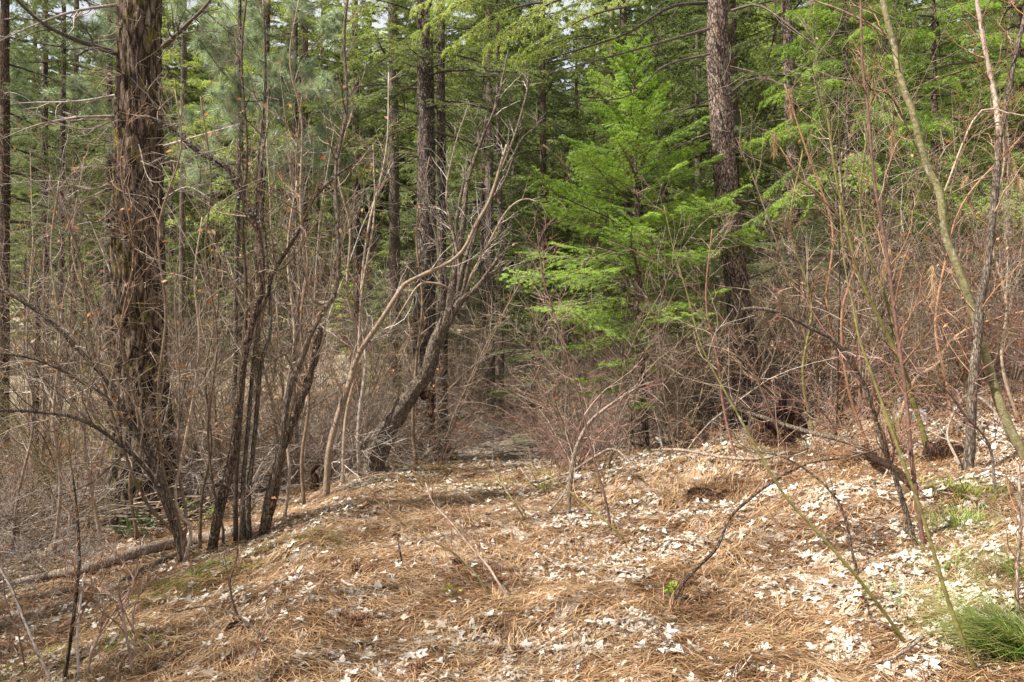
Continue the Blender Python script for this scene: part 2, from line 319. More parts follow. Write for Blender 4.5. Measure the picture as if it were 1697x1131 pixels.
def ground_mat():
    m, nt, out = new_mat('forest_floor'); g = N(nt, 'ShaderNodeNewGeometry'); pos = g.outputs['Position']
    w = noise(nt, pos, 1.4, 2)
    # crossing, combed streaks of needles
    s1 = noise(nt, mapping(nt, pos, (16, 95, 30), (0, 0, 0.35)), 1.0, 5, 0.75, 1.5)
    s2 = noise(nt, mapping(nt, pos, (100, 20, 30), (0, 0, 0.9)), 1.0, 4, 0.75, 1.2)
    s = mixc(nt, w.outputs[0], s1.outputs[0], s2.outputs[0])
    c = ramp(nt, s, [(0.32, (0.02, 0.013, 0.009)), (0.47, (0.09, 0.05, 0.028)), (0.58, (0.22, 0.13, 0.075)), (0.70, (0.52, 0.38, 0.26))])  # near-black stops paint the shade in gaps between the needles
    big = noise(nt, pos, 0.9, 4, 0.65)
    c = mixc(nt, 1.0, c, ramp(nt, big.outputs[0], [(0.3, (0.62, 0.58, 0.55)), (0.65, (1.15, 1.1, 1.05))]), 'MULTIPLY')
    vo = N(nt, 'ShaderNodeTexVoronoi'); vo.inputs['Scale'].default_value = 13; vo.inputs['Randomness'].default_value = 1
    wv = N(nt, 'ShaderNodeVectorMath', operation='MULTIPLY_ADD'); n9 = noise(nt, pos, 7, 3)
    nt.links.new(n9.outputs['Color'], wv.inputs[0]); wv.inputs[1].default_value = (0.25, 0.25, 0.1); nt.links.new(pos, wv.inputs[2])
    nt.links.new(wv.outputs[0], vo.inputs['Vector'])
    sep = N(nt, 'ShaderNodeSeparateColor'); nt.links.new(vo.outputs['Color'], sep.inputs[0])
    lf = noise(nt, pos, 1.1, 3, 0.6)
    sm = N(nt, 'ShaderNodeMath', operation='ADD'); nt.links.new(sep.outputs[0], sm.inputs[0]); nt.links.new(lf.outputs[0], sm.inputs[1])
    fl = ramp(nt, sm.outputs[0], [(0.98, (0, 0, 0)), (1.03, (0.8, 0.8, 0.8))])
    c = mixc(nt, fl, c, ramp(nt, s, [(0.3, (0.36, 0.28, 0.22)), (0.55, (0.64, 0.57, 0.49)), (0.7, (0.74, 0.69, 0.62))]))
    # moss and thin grass on the trail edge, the far bank paler and greener
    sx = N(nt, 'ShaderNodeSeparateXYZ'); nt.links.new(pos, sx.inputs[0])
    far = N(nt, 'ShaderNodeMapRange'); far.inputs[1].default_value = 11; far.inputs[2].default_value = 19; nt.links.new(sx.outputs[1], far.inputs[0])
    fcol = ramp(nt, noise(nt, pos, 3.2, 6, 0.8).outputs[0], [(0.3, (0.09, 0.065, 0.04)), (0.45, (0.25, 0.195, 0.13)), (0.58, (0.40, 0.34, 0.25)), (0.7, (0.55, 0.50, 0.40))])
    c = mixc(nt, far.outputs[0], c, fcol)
    gm = noise(nt, pos, 0.75, 5, 0.7)
    gf = ramp(nt, gm.outputs[0], [(0.56, (0, 0, 0)), (0.68, (0.6, 0.6, 0.6))])
    c = mixc(nt, gf, c, ramp(nt, s, [(0.35, (0.09, 0.10, 0.02)), (0.6, (0.30, 0.30, 0.08))]))
    b = bump(nt, s, 0.9, 0.02); b = bump(nt, vo.outputs['Distance'], 0.35, 0.02, b)
    principled(nt, out, c, 0.9, b, 0.15); return m
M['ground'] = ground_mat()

# ------------------------------------------------------------------ the ground
def warp(n, near, far_, p): 
    t = np.linspace(-1, 1, n); return np.sign(t) * (near * np.abs(t) + (far_ - near) * np.abs(t) ** p)
xs = warp(380, 9, 130, 5.0)
tt = np.linspace(0, 1, 400); ys = -12 + 14 * np.clip(tt / 0.06, 0, 1) + np.where(tt > 0.06, 20 * (tt - 0.06) / 0.94 + 170 * ((tt - 0.06) / 0.94) ** 4.5, 0)
GX, GY = np.meshgrid(xs, ys); GZ = height(GX, GY)
nx, ny = len(xs), len(ys)
idx = np.arange(nx * ny).reshape(ny, nx)
Q = np.stack([idx[:-1, :-1], idx[:-1, 1:], idx[1:, 1:], idx[1:, :-1]], -1).reshape(-1, 4)
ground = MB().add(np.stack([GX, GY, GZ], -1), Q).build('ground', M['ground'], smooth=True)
tag(ground, 'forest floor with a needle-covered trail and brushy slopes', kind='structure')

def gnormal(x, y, e=0.06):
    dx = (height(x + e, y) - height(x - e, y)) / (2 * e); dy = (height(x, y + e) - height(x, y - e)) / (2 * e)
    return nrm(np.stack([-dx, -dy, np.ones_like(dx)], -1))

# ------------------------------------------------------------------ litter: needles, leaves
def scatter(n, ymin, ymax, xw, power=1.6):
    """n ground positions, denser near the viewer's end of the trail"""
    y = ymin + (ymax - ymin) * rng.random(n) ** power
    x = rng.uniform(-1, 1, n) * (0.68 * y + xw)
    return x, y
def needle_mesh(n, ymin, ymax, ln, wd, power, lift=0.018):
    x, y = scatter(n, ymin, ymax, 0.4, power)
    # clumps
    k = rng.random(n) < 0.45; cx, cy = scatter(n // 60, ymin, ymax, 0.4, power); ci = rng.integers(0, len(cx), n)
    x = np.where(k, cx[ci] + rng.normal(0, 0.10, n), x); y = np.where(k, cy[ci] + rng.normal(0, 0.09, n), y)
    d = x - path_x(y)
    ang = (vnoise(x * 0.7, y * 0.7) - 0.5) * 3.4 + rng.normal(0, 0.85, n) + 0.1
    L = rng.uniform(0.5, 1.2, n) * ln; W = wd * rng.uniform(0.7, 1.3, n) * (1 + 0.10 * np.maximum(0, y - 3))
    dx = np.cos(ang) * L / 2; dy = np.sin(ang) * L / 2
    z0 = height(x - dx, y - dy); z1 = height(x + dx, y + dy); zm = height(x, y)
    a = rng.random(n) ** 2 * lift + 0.002; b = rng.random(n) ** 2 * lift + 0.002
    px_, py_ = -np.sin(ang) * W / 2, np.cos(ang) * W / 2
    bend = rng.normal(0, 0.05, n) * L
    A = np.stack([x - dx, y - dy, z0 + a], -1); B = np.stack([x + dx, y + dy, z1 + b], -1)
    C = np.stack([x - np.sin(ang) * bend, y + np.cos(ang) * bend, np.maximum(zm + 0.003, (A[:, 2] + B[:, 2]) / 2 + rng.random(n) * lift * 0.4)], -1)
    S = np.stack([px_, py_, 0 * px_], -1)
    V = np.stack([A - S * .4, A + S * .4, C + S, C - S, B], 1).reshape(-1, 3)
    b0 = np.arange(n) * 5
    Qs = np.stack([b0, b0 + 3, b0 + 2, b0 + 1], -1); Ts = np.stack([b0 + 3, b0 + 4, b0 + 2], -1)
    return MB().add(V, Qs, Ts)
tag(needle_mesh(215000, 2.4, 12, 0.18, 0.0046, 1.5, 0.05).build('needle_litter', M['dry_needle']),
    'thick mat of fallen orange pine needles over the trail and bank', 'needle litter', kind='stuff')

def leaf_shape(lobes, seed):
    r = random.Random(seed); pts = []
    nl = lobes; m = nl * 4
    for i in range(m):
        a = -2.5 + 5.0 * i / (m - 1); tip = (i % 4 == 2); rad = 0.5 * (1.0 if tip else (0.42 if i % 4 == 0 else 0.68)) * r.uniform(0.85, 1.12) * (0.75 + 0.25 * math.cos(a / 1.6))
        pts.append((rad * math.cos(a), rad * math.sin(a)))
    pts.append((-0.12, 0.0))
    P = np.array([(0.0, 0.0)] + pts); k1, k2, ph = r.uniform(0.1, 0.4), r.uniform(0.05, 0.35), r.uniform(0, 6)
    z = k1 * P[:, 0] ** 2 - k2 * P[:, 1] ** 2 + 0.05 * np.sin(P[:, 0] * 9 + ph) + 0.05 * np.cos(P[:, 1] * 8 + ph)
    n = len(pts); T = np.array([(0, 1 + i, 1 + (i + 1) % n) for i in range(n)])
    V = np.column_stack([P, z])
    return V, T
LEAFS = [leaf_shape(random.choice([3, 4, 5]), s) for s in range(7)]
def leaf_density(x, y):
    d = x - path_x(y)
    return 0.05 + 0.9 * sstep(0.45, 0.62, vnoise(x * 1.5 + 4, y * 1.9) * .6 + vnoise(x * 5 + 4, y * 6) * .4) * (0.35 + 0.65 * sstep(-0.5, 1.2, d)) 
def basis(nn, ang):
    ref = np.stack([np.cos(ang), np.sin(ang), 0 * ang], -1)
    X = nrm(ref - (ref * nn).sum(-1, keepdims=True) * nn); Y = np.cross(nn, X); return X, Y
def leaf_litter(n, ymin, ymax, size, power, zl=0.012):
    x, y = scatter(n * 3, ymin, ymax, 0.4, power); keep = rng.random(len(x)) < leaf_density(x, y); x = x[keep][:n]; y = y[keep][:n]
    n = len(x); nn = nrm(gnormal(x, y) + rng.normal(0, 0.2, (n, 3))); X, Y = basis(nn, rng.uniform(0, 6.3, n))
    s = rng.uniform(*size, n); z = height(x, y) + rng.uniform(0.003, zl, n); mb = MB(); which = rng.integers(0, len(LEAFS), n)
    for i, (V, T) in enumerate(LEAFS):
        k = np.where(which == i)[0]; L = V[None] * s[k, None, None]
        P = np.stack([x[k], y[k], z[k]], -1)[:, None] + L[..., :1] * X[k, None] + L[..., 1:2] * Y[k, None] + L[..., 2:] * nn[k, None]
        mb.add(P.reshape(-1, 3), None, (T[None] + (np.arange(len(k)) * len(V))[:, None, None]).reshape(-1, 3))
    return mb
tag(leaf_litter(32000, 2.4, 12.5, (0.03, 0.11), 1.35, 0.040).build('leaf_litter', M['pale_leaf']),
    'bleached broken leaves matted among the needles', 'leaf litter', kind='stuff')
tag(leaf_litter(9000, 11, 34, (0.08, 0.2), 1.2, 0.04).build('far_leaf_litter', M['pale_leaf']),
    'pale dead leaves strewn over the slope beyond the thicket', 'leaf litter', kind='stuff')
# the leaves that show largest, each a part of the ground
lm = [MB().add(V, None, T).mesh('leaf', M['pale_leaf']) for V, T in LEAFS]
x, y = scatter(3400, 2.6, 6.6, 0.2, 1.2); keep = rng.random(len(x)) < leaf_density(x, y) ; x = x[keep][:290]; y = y[keep][:290]
nn = nrm(gnormal(x, y) + rng.normal(0, 0.16, (len(x), 3))); X, Y = basis(nn, rng.uniform(0, 6.3, len(x))); Zt = height(x, y) + rng.uniform(0.012, 0.035, len(x))
for i in range(len(x)):
    o = link('leaf', lm[rng.integers(0, len(lm))], ground)
    s = rng.uniform(0.07, 0.13)
    o.matrix_local = Matrix(((X[i, 0] * s, Y[i, 0] * s, nn[i, 0] * s, x[i]), (X[i, 1] * s, Y[i, 1] * s, nn[i, 1] * s, y[i]), (X[i, 2] * s, Y[i, 2] * s, nn[i, 2] * s, Zt[i]), (0, 0, 0, 1)))

# small twigs dropped on the floor
x, y = scatter(2200, 2.4, 14, 0.4, 1.3); a = rng.uniform(0, 6.3, len(x)); L = rng.uniform(0.06, 0.4, len(x))
P = np.stack([np.stack([x + np.cos(a) * L * (t - .5) + rng.normal(0, .008, len(x)), y + np.sin(a) * L * (t - .5) + rng.normal(0, .008, len(x)), 0 * x], -1) for t in np.linspace(0, 1, 4)], 1)
P[..., 2] = height(P[..., 0], P[..., 1]) + 0.012 + rng.random(len(x))[:, None] * 0.012
mb = MB(); tubes(mb, P, np.outer(rng.uniform(0.0015, 0.005, len(x)), [1, .9, .8, .5]), 4)
tag(mb.build('fallen_twigs', TW['grey']), 'short dead twigs scattered over the needle mat', 'fallen twigs', kind='stuff')

# moss and short grass, in patches along the trail's left edge and right bank
def blades(cx, cy, n, rad, h, wd, lean=0.5, flop=0.6, zoff=0.0):
    r = rad * np.sqrt(rng.random(n)); a = rng.uniform(0, 6.3, n); x = cx + np.cos(a) * r; y = cy + np.sin(a) * r
    return blade_at(x, y, h * rng.uniform(0.5, 1.2, n), wd, a + rng.normal(0, .5, n), lean, flop)
def blade_at(x, y, h, wd, az, lean, flop):
    n = len(x); k = 4; P = np.empty((n, k, 3)); z = height(x, y); P[:, 0] = np.stack([x, y, z - .003], -1)
    D = nrm(np.stack([np.cos(az) * lean, np.sin(az) * lean, np.ones(n)], -1) + rng.normal(0, .25, (n, 3)))
    for j in range(1, k):
        P[:, j] = P[:, j - 1] + D * (h / (k - 1))[:, None]
        D = nrm(D + np.stack([np.cos(az) * flop, np.sin(az) * flop, -np.full(n, flop * 0.6)], -1) * 0.8)
    P[..., 2] = np.maximum(P[..., 2], height(P[..., 0], P[..., 1]) + 0.004)
    S = np.stack([-np.sin(az), np.cos(az), 0 * az], -1) * wd / 2
    W = np.array([0.9, 1, 0.7, 0.08])
    V = np.stack([P - S[:, None] * W[None, :, None], P + S[:, None] * W[None, :, None]], 2).reshape(-1, 3)
    b = (np.arange(n) * k * 2)[:, None] + (np.arange(k - 1) * 2)[None]
    return V, np.stack([b, b + 1, b + 3, b + 2], -1).reshape(-1, 4)
mb = MB()
for (u, v, n, r) in [(330, 965, 1100, .42), (360, 955, 700, .3), (250, 1000, 500, .4), (80, 1100, 700, .3), (500, 905, 500, .4), (640, 800, 600, .5), (840, 812, 600, .5), (900, 790, 300, .4), (200, 1090, 400, .3), (1180, 745, 600, .6), (1330, 730, 600, .6), (60, 950, 500, .5), (30, 985, 400, .4), (700, 780, 300, .5), (1270, 1080, 250, .35), (420, 930, 400, .4)]:
    p = hit(u, v); V, Qs = blades(p[0], p[1], int(n * 1.3), r, 0.075, 0.005, .8, .5); mb.add(V, Qs)
tag(mb.build('short_grass', M['moss']), 'thin yellow-green moss and short grass along the trail edges', 'grass', kind='stuff')

def grass_tuft(u, v, n, rad, h, label, az=None, mat='grass', lean=.5, flop=.5):
    p = hit(u, v); r = rad * 1.5 * rng.random(n); a = rng.uniform(0, 6.3, n)
    a2 = a + rng.normal(0, .9, n) if az is None else rng.normal(az, .55, n)
    V, Qs = blade_at(p[0] + np.cos(a) * r, p[1] + np.sin(a) * r, h * rng.uniform(.25, 1.15, n), 0.0045, a2, lean * rng.uniform(.5, 1.6, n), flop)
    o = MB().add(V, Qs).build('grass_tuft', M[mat], loc=p); tag(o, label, 'grass', 'grass tufts on the right bank')
grass_tuft(1690, 1095, 800, .10, .52, 'large bright green grass tuft at the lower right corner', 2.9, lean=.9)
grass_tuft(1690, 960, 380, .16, .34, 'long green grass tuft on the bank above the corner tuft', 3.1, lean=.8)
grass_tuft(1590, 880, 360, .16, .22, 'dark green grass tuft at the foot of the thin right stems', None)
grass_tuft(1600, 822, 320, .22, .2, 'yellowing grass tuft high on the right bank', None, 'moss')
grass_tuft(1480, 1010, 120, .16, .18, 'small sparse green tuft beside the leaning green whip', None)
grass_tuft(1560, 955, 130, .16, .2, 'thin green tuft among pale leaves on the right bank', None)
# straw-brown clumps of dead needles and grass
for (u, v, n, r, h, lb) in [(825, 1003, 260, .1, .16, 'dry tan clump around the feet of the two trail saplings'), (1110, 1020, 260, .1, .18, 'dry tan clump at the base of the dark curved sapling'),
        (1190, 985, 340, .16, .2, 'wide dry clump right of the dark curved sapling'), (1085, 925, 240, .18, .14, 'dry clump over a dark hollow in the trail bank'), (1240, 1010, 260, .2, .16, 'dry clump low on the sunlit right bank'),
        (1170, 812, 900, .36, .3, 'orange dry grass hanging over the scraped root hollow'), (1230, 830, 260, .2, .2, 'dry clump just below the scraped root hollow'), (1530, 905, 260, .12, .16, 'dry clump at the feet of the paired thin right stems'),
        (1560, 768, 500, .26, .22, 'torn orange fibres and dry grass over the low root mound'), (1400, 760, 300, .3, .25, 'orange dry grass under the fallen right branch'), (1130, 720, 300, .3, .3, 'dry grass between the young fir and the hollow stump'), (470, 990, 160, .15, .1, 'low dry clump at the left edge of the trail'), (400, 1045, 220, .14, .12, 'dry clump by the small dark hole on the left')]:
    grass_tuft(u, v, n, r, h, lb, None, 'dry_needle', .9, .7)

# ------------------------------------------------------------------ conifer boughs
def needles_on(P, per, ln, wd, flat=0.35, fwd=0.55):
    n, k, _ = P.shape; Nn = n * per; pi = np.repeat(np.arange(n), per); f = rng.random(Nn) ** 0.9 * (k - 1.001); i = f.astype(int); w = (f - i)[:, None]
    B = P[pi, i] * (1 - w) + P[pi, i + 1] * w; T = nrm(P[pi, i + 1] - P[pi, i])
    up = np.array([0, 0, 1.0]); S = nrm(np.cross(T, up) + 1e-6) * np.where(rng.random(Nn) < .5, 1, -1)[:, None]
    D = nrm(T * fwd + S * 0.85 + up * rng.normal(0.12, flat, Nn)[:, None] + rng.normal(0, .15, (Nn, 3)))
    A = nrm(np.cross(D, up + rng.normal(0, .5, (Nn, 3)))) * (wd / 2) * rng.uniform(.7, 1.3, Nn)[:, None]
    L = (ln * rng.uniform(.7, 1.2, Nn))[:, None]
    V = np.stack([B - A, B + A, B + D * L], 1).reshape(-1, 3); b = np.arange(Nn) * 3
    return V, np.stack([b, b + 1, b + 2], -1)
def make_bough(L, nlat, ntert, per, ln, wd, droop=0.25, hang=0.15, bare=0.2, latr=0.42, mats=None, name='bough', woody=True, flat=.4):
    t = np.linspace(0, 1, 9); z = 0.10 * L * t - droop * L * t ** 2 + 0.10 * L * t ** 4
    ax = np.stack([L * t * (1 - .06 * droop), 0.03 * L * np.sin(t * 4 + rng.uniform(0, 6)), z], -1)[None]
    n = nlat * 2; tl = np.repeat(np.linspace(bare, .97, nlat), 2) + rng.normal(0, .012, n); tl = np.clip(tl, .05, .99)
    sgn = np.tile([1, -1], nlat); f = tl * 8; i = np.minimum(f.astype(int), 7); w = (f - i)[:, None]
    B = ax[0, i] * (1 - w) + ax[0, i + 1] * w; T = nrm(ax[0, i + 1] - ax[0, i])
    prof = np.clip(1.12 - tl, 0.1, 1) ** .75 * np.clip((tl - bare) / .12 + .45, .3, 1)
    LL = L * latr * prof * rng.uniform(.6, 1.2, n); D = nrm(T * .62 + np.array([0, 1, 0]) * sgn[:, None] * .8 + np.array([0, 0, 1]) * rng.normal(0, .12, n)[:, None])
    k = 5; lat = np.empty((n, k, 3)); lat[:, 0] = B
    for j in range(1, k):
        lat[:, j] = lat[:, j - 1] + D * (LL / (k - 1))[:, None]; D = nrm(D + T * .12 + np.array([0, 0, -hang]) + rng.normal(0, .06, (n, 3)))
    ter = []
    pi = np.repeat(np.arange(n), ntert * 2); tt_ = np.tile(np.repeat(np.linspace(.15, .92, ntert), 2), n) + rng.normal(0, .03, n * ntert * 2); tt_ = np.clip(tt_, .05, .98)
    sg = np.tile([1, -1], n * ntert); f = tt_ * (k - 1); i = np.minimum(f.astype(int), k - 2); w = (f - i)[:, None]
    B = lat[pi, i] * (1 - w) + lat[pi, i + 1] * w; T = nrm(lat[pi, i + 1] - lat[pi, i]); S = nrm(np.cross(T, [0, 0, 1.]) + 1e-6) * sg[:, None]
    D = nrm(T * .75 + S * .7 + rng.normal(0, .1, B.shape)); TL = np.maximum(LL[pi] * .36 * (1.15 - tt_), 0.03) * rng.uniform(.6, 1.2, len(pi))
    ter = np.empty((len(pi), 3, 3)); ter[:, 0] = B
    for j in (1, 2):
        ter[:, j] = ter[:, j - 1] + D * (TL / 2)[:, None]; D = nrm(D + np.array([0, 0, -hang * 1.3]))
    mb = MB(); tv = MB()
    if woody:
        tubes(tv, ax, np.linspace(.011 * L + .002, .002, 9)[None], 4); tubes(tv, lat, np.outer(np.full(n, .0022 + .0012 * L), np.linspace(1, .4, k)), 3)
    for P, p in ((lat, per * 2), (ter, per), (ax[:, 4:], per * 6)):
        V, T3 = needles_on(P, int(p), ln, wd, flat); mb.add(V, None, T3)
    if mats is None: return mb, tv
    me_n = mb.mesh(name, mats)
    return me_n, (tv.mesh('twig_frame', M['limb']) if woody else None)
def joined(mb, tv, name, m1, m2):
    """needles + twigs in one mesh, two materials"""
    nq = sum(len(q) for q in tv.Q); a = MB(); V = np.concatenate(tv.V); a.add(V, np.concatenate(tv.Q)); a.add(np.concatenate(mb.V), None, np.concatenate(mb.T))
    me = a.mesh(name, [m1, m2]); mi = np.zeros(len(me.polygons), np.int32); mi[:nq] = 1; me.polygons.foreach_set('material_index', mi); return me
_bb = {}
def bough_set(kind, mat):
    if (kind, mat) in _bb: return _bb[(kind, mat)]
    res = []
    if kind == 'near':
        for L in (0.45, 0.8, 1.2, 1.7):
            for _ in range(2):
                res.append((L, joined(*make_bough(L, int(5 + 6 * L), int(2 + 1.5 * L), int(20 + 9 * L), .028, .0034, .16, .10, latr=.46, flat=.45), 'bough', M[mat], M['limb'])))
    elif kind == 'hang':
        for L in (0.9, 1.5, 2.2):
            for _ in range(2):
                res.append((L, joined(*make_bough(L, int(6 + 4 * L), 3, int(16 + 5 * L), .03, .0045, .45, .45, .25), 'bough', M[mat], M['limb'])))
    elif kind == 'mid':
        for L in (0.9, 1.5, 2.2):
            for _ in range(2):
                res.append((L, joined(*make_bough(L, int(5 + 3.5 * L), 3, int(10 + 3 * L), .042, .009, .30, .25, .18), 'bough', M[mat], M['limb'])))
    _bb[(kind, mat)] = res; return res
def put_bough(root, me_list, pos, az, pitch, L, roll=0):
    c = sorted(me_list, key=lambda q: abs(q[0] - L))[:2]; L0, me = random.choice(c)
    o = link('bough', me, root); s = L / L0
    o.rotation_euler = Euler((roll, -pitch, az), 'XYZ'); o.scale = (s, s * random.uniform(.85, 1.15), s)
    o.location = Vector(pos) - root.location; return o

def trunk_mesh(pts, rad, s=24, k=60, bark=0.12, fs=9.0, seed=0, flare=0.35):
    """trunk with furrowed bark ridges standing proud"""
    P, R = resample(pts, rad, k); T = nrm(np.gradient(P, axis=0))
    ref = np.array([1.0, 0, 0]); U = nrm(ref - (T @ ref)[:, None] * T); W = np.cross(T, U); a = np.arange(s) / s * 2 * math.pi
    zl = np.concatenate([[0], np.cumsum(np.linalg.norm(np.diff(P, axis=0), axis=1))])
    cx, sx = np.cos(a)[None], np.sin(a)[None]; r0 = R[:, None]
    X = cx * r0 * fs * 2.2 + seed; Yv = sx * r0 * fs * 2.2; Z = zl[:, None] * fs * .33 + 0 * cx
    n = vnoise3(X, Yv, Z) * .6 + vnoise3(X * 2.3, Yv * 2.3, Z * 1.9) * .4
    n = np.abs(n - .5) * 2; ridge = np.clip(n * 2.2, 0, 1)
    fl = 1 + flare * np.exp(-zl / (R[0] * 1.6 + .05))[:, None] * (1 + .35 * np.sin(a * 5 + seed)[None])
    rr = r0 * fl * (1 - bark + bark * ridge + .05 * (vnoise3(X * .3, Yv * .3, Z * .3) - .5))
    V = P[:, None] + rr[..., None] * (U[:, None] * cx[..., None] + W[:, None] * sx[..., None])
    i = np.arange(k - 1)[:, None] * s; j = np.arange(s)[None]; jn = (j + 1) % s
    mb = MB(); mb.add(V.reshape(-1, 3), np.stack([i + j, i + jn, i + s + jn, i + s + j], -1).reshape(-1, 4)); return mb

def limbs(mb, pts, rad, n, z0, z1, L, rr, droop=-.05, k=6, twigs=4, s=4):
    P, R = resample(pts, rad, 30); zz = P[:, 2]; zs = rng.uniform(z0, z1, n)
    B = np.stack([np.interp(zs, zz, P[:, j]) for j in range(3)], -1); a = rng.uniform(0, 6.3, n)
    D = nrm(np.stack([np.cos(a), np.sin(a), rng.normal(.05, .2, n)], -1)); Ls = rng.uniform(*L, n); Q_ = np.empty((n, k, 3)); Q_[:, 0] = B
    for j in range(1, k):
        Q_[:, j] = Q_[:, j - 1] + D * (Ls / (k - 1))[:, None]; D = nrm(D + rng.normal(0, .12, (n, 3)) + np.array([0, 0, droop]))
    Rr = np.outer(rng.uniform(.6, 1.2, n) * rr, np.linspace(1, .25, k)); tubes(mb, Q_, Rr, s)
    if twigs:
        C, CR = grow(Q_, Rr, twigs, .2, 1, L[1] * .3, 55, 4, .2, (0, 0, -.02), .5, .0015); tubes(mb, C, CR, 3)

def z_at(p, v):  # height at which the pixel row v is seen at p's distance
    return CZ - (v - CV) / F * p[1]

# ------------------------------------------------------------------ the named trees
def conifer(name, label, pxpts, widths, Y=None, top=13, mat='bark', s=24, k=70, boughs=None, dead=None, group=None, bark=.12, fs=9, extra=None):
    """pxpts: pixel points from the base up; the base is put on the ground"""
    b = hit(*pxpts[0]) if Y is None else np.array([(pxpts[0][0] - CU) / F * Y, Y, float(height((pxpts[0][0] - CU) / F * Y, Y))])
    Yb = b[1]; pts = [b - np.array([0, 0, .12])] + [px(u, v, Yb) for u, v in pxpts[1:]]; rad = [w / 2 / F * Yb for w in widths]
    if top > pts[-1][2]:
        d = pts[-1] - pts[-2]; d = d / d[2]; pts.append(pts[-1] + d * (top - pts[-1][2]) * .5 * np.array([.5, .5, 1])); pts.append(pts[-1] + np.array([0, 0, (top - pts[-1][2])]))
        rad += [rad[-1] * .75, .02]
    root = empty(name, b, label, 'tree', group)
    trunk_mesh(pts, rad, s, k, bark, fs, rng.uniform(0, 50)).build('trunk', M[mat], root, smooth=True)
    if dead:
        n, z0, z1, L, r = dead; mb = MB(); limbs(mb, np.array(pts), np.array(rad), n, z0, z1, L, r); mb.build('dead_limbs', M['limb'], root).__setitem__('kind', 'stuff')
    if boughs:
        kind, bm, n, z0, z1, L0, L1, pit = boughs[:8]; P, R = resample(pts, rad, 40); bs = bough_set(kind, bm); azf = boughs[8] if len(boughs) > 8 else None
        for i in range(n):
            f = (i + random.random()) / n; z = z0 + (z1 - z0) * f; pos = [float(np.interp(z, P[:, 2], P[:, j])) for j in range(3)]
            az = i * 2.4 + random.uniform(-.5, .5) if azf is None else random.gauss(*azf)
            L = (L0 * (1 - f) + L1 * f) * random.uniform(.65, 1.15)
            put_bough(root, bs, pos, az, math.radians(pit + 28 * f * (pit > -5) + random.uniform(-9, 9)), L, random.uniform(-.25, .25))
    return root, np.array(pts), np.array(rad)

# great trunk on the left
big, bp, br = conifer('pine_tree', 'massive fissured brown trunk with yellow moss streaks, left of the trail', [(242, 862), (238, 780), (232, 600), (229, 400), (230, 200), (231, 0)], [100, 96, 88, 83, 78, 68],
    Y=9.3, top=15, mat='bark_big', s=120, k=520, bark=.13, fs=11, boughs=('mid', 'fir_mid', 34, 9.0, 15, 1.9, .8, -5))
def side_limb(root, pts, w0, w1, name='dead_limb', mat='limb', ntw=10, Ltw=.35, s=6, twmat=None, trop=(0, 0, 0)):
    pts = np.array(pts); P, R = resample(pts, np.linspace(w0, w1, len(pts)), 14); mb = MB(); tubes(mb, P, R, s, rough=.15)
    if ntw:
        C, CR = grow(P[None], R[None], ntw, .15, 1, Ltw, 50, 5, .22, trop, .5, .0018); tubes(mb, C, CR, 3)
        D_, DR = grow(C, CR, 3, .3, 1, Ltw * .4, 45, 4, .2, trop, .6, .0012); tubes(mb, D_, DR, 3)
    return mb.build(name, M[mat] if mat in M else TW[mat], root)
Yt = 9.3
for ptsL, w0 in [([(200, 90, 9.2), (150, 75, 9.0), (80, 45, 8.8), (30, 2, 8.6), (0, -40, 8.5)], .035), ([(196, 8, 9.2), (120, 20, 8.9), (50, 45, 8.7), (0, 68, 8.5)], .018), ([(192, 158, 9.3), (130, 168, 9.2), (60, 170, 9.1), (18, 172, 9)], .014),
                 ([(192, 193, 9.2), (130, 195, 9), (60, 208, 8.8), (-5, 234, 8.6)], .017), ([(270, 78, 9.1), (300, 50, 8.9), (345, 5, 8.7), (370, -40, 8.6)], .03), ([(192, 197, 9.2), (140, 215, 9), (60, 190, 8.8), (0, 148, 8.6)], .012),
                 ([(190, 300, 9.2), (150, 315, 9), (90, 300, 8.8), (0, 306, 8.6)], .013), ([(272, 242, 9.1), (330, 225, 8.9), (400, 205, 8.7)], .014), ([(190, 262, 9.2), (160, 262, 9), (125, 300, 8.8)], .009),
                 ([(188, 345, 9.2), (160, 370, 9), (130, 350, 8.8), (50, 300, 8.7)], .013), ([(270, 330, 9), (310, 310, 8.8), (350, 330, 8.6)], .008), ([(230, 240, 9.0), (250, 300, 8.85), (300, 290, 8.7)], .006), ([(215, 280, 9.0), (205, 320, 8.85), (240, 360, 8.7)], .005)]:
    side_limb(big, [px(u, v, Y) for u, v, Y in ptsL], w0, w0 * .25, ntw=11, Ltw=.4, mat='grey' if w0 < .02 else 'limb')
# ragged twigs all over the trunk face
P, R = resample(bp, br, 60); m = (P[:, 2] > .3) & (P[:, 2] < 6.2); n = 230; i = rng.choice(np.where(m)[0], n); a = rng.uniform(math.pi * .9, math.pi * 2.1, n)
B = P[i] + np.stack([np.cos(a), np.sin(a), 0 * a], -1) * R[i][:, None] * .95; D = nrm(np.stack([np.cos(a), np.sin(a), rng.normal(0, .5, n)], -1)); tw = np.stack([B, B + D * .1, B + D * .25 + rng.normal(0, .06, (n, 3)), B + D * .38 + rng.normal(0, .12, (n, 3))], 1)
mb = MB(); rr_ = np.outer(rng.uniform(.003, .006, n), [1, .8, .6, .3]); tubes(mb, tw, rr_, 3); C, CR = grow(tw, rr_, 3, .2, 1, .2, 50, 4, .25, (0, 0, 0), .6, .0012); tubes(mb, C, CR, 3)
mb.build('trunk_twigs', TW['brown'], big)['kind'] = 'stuff'

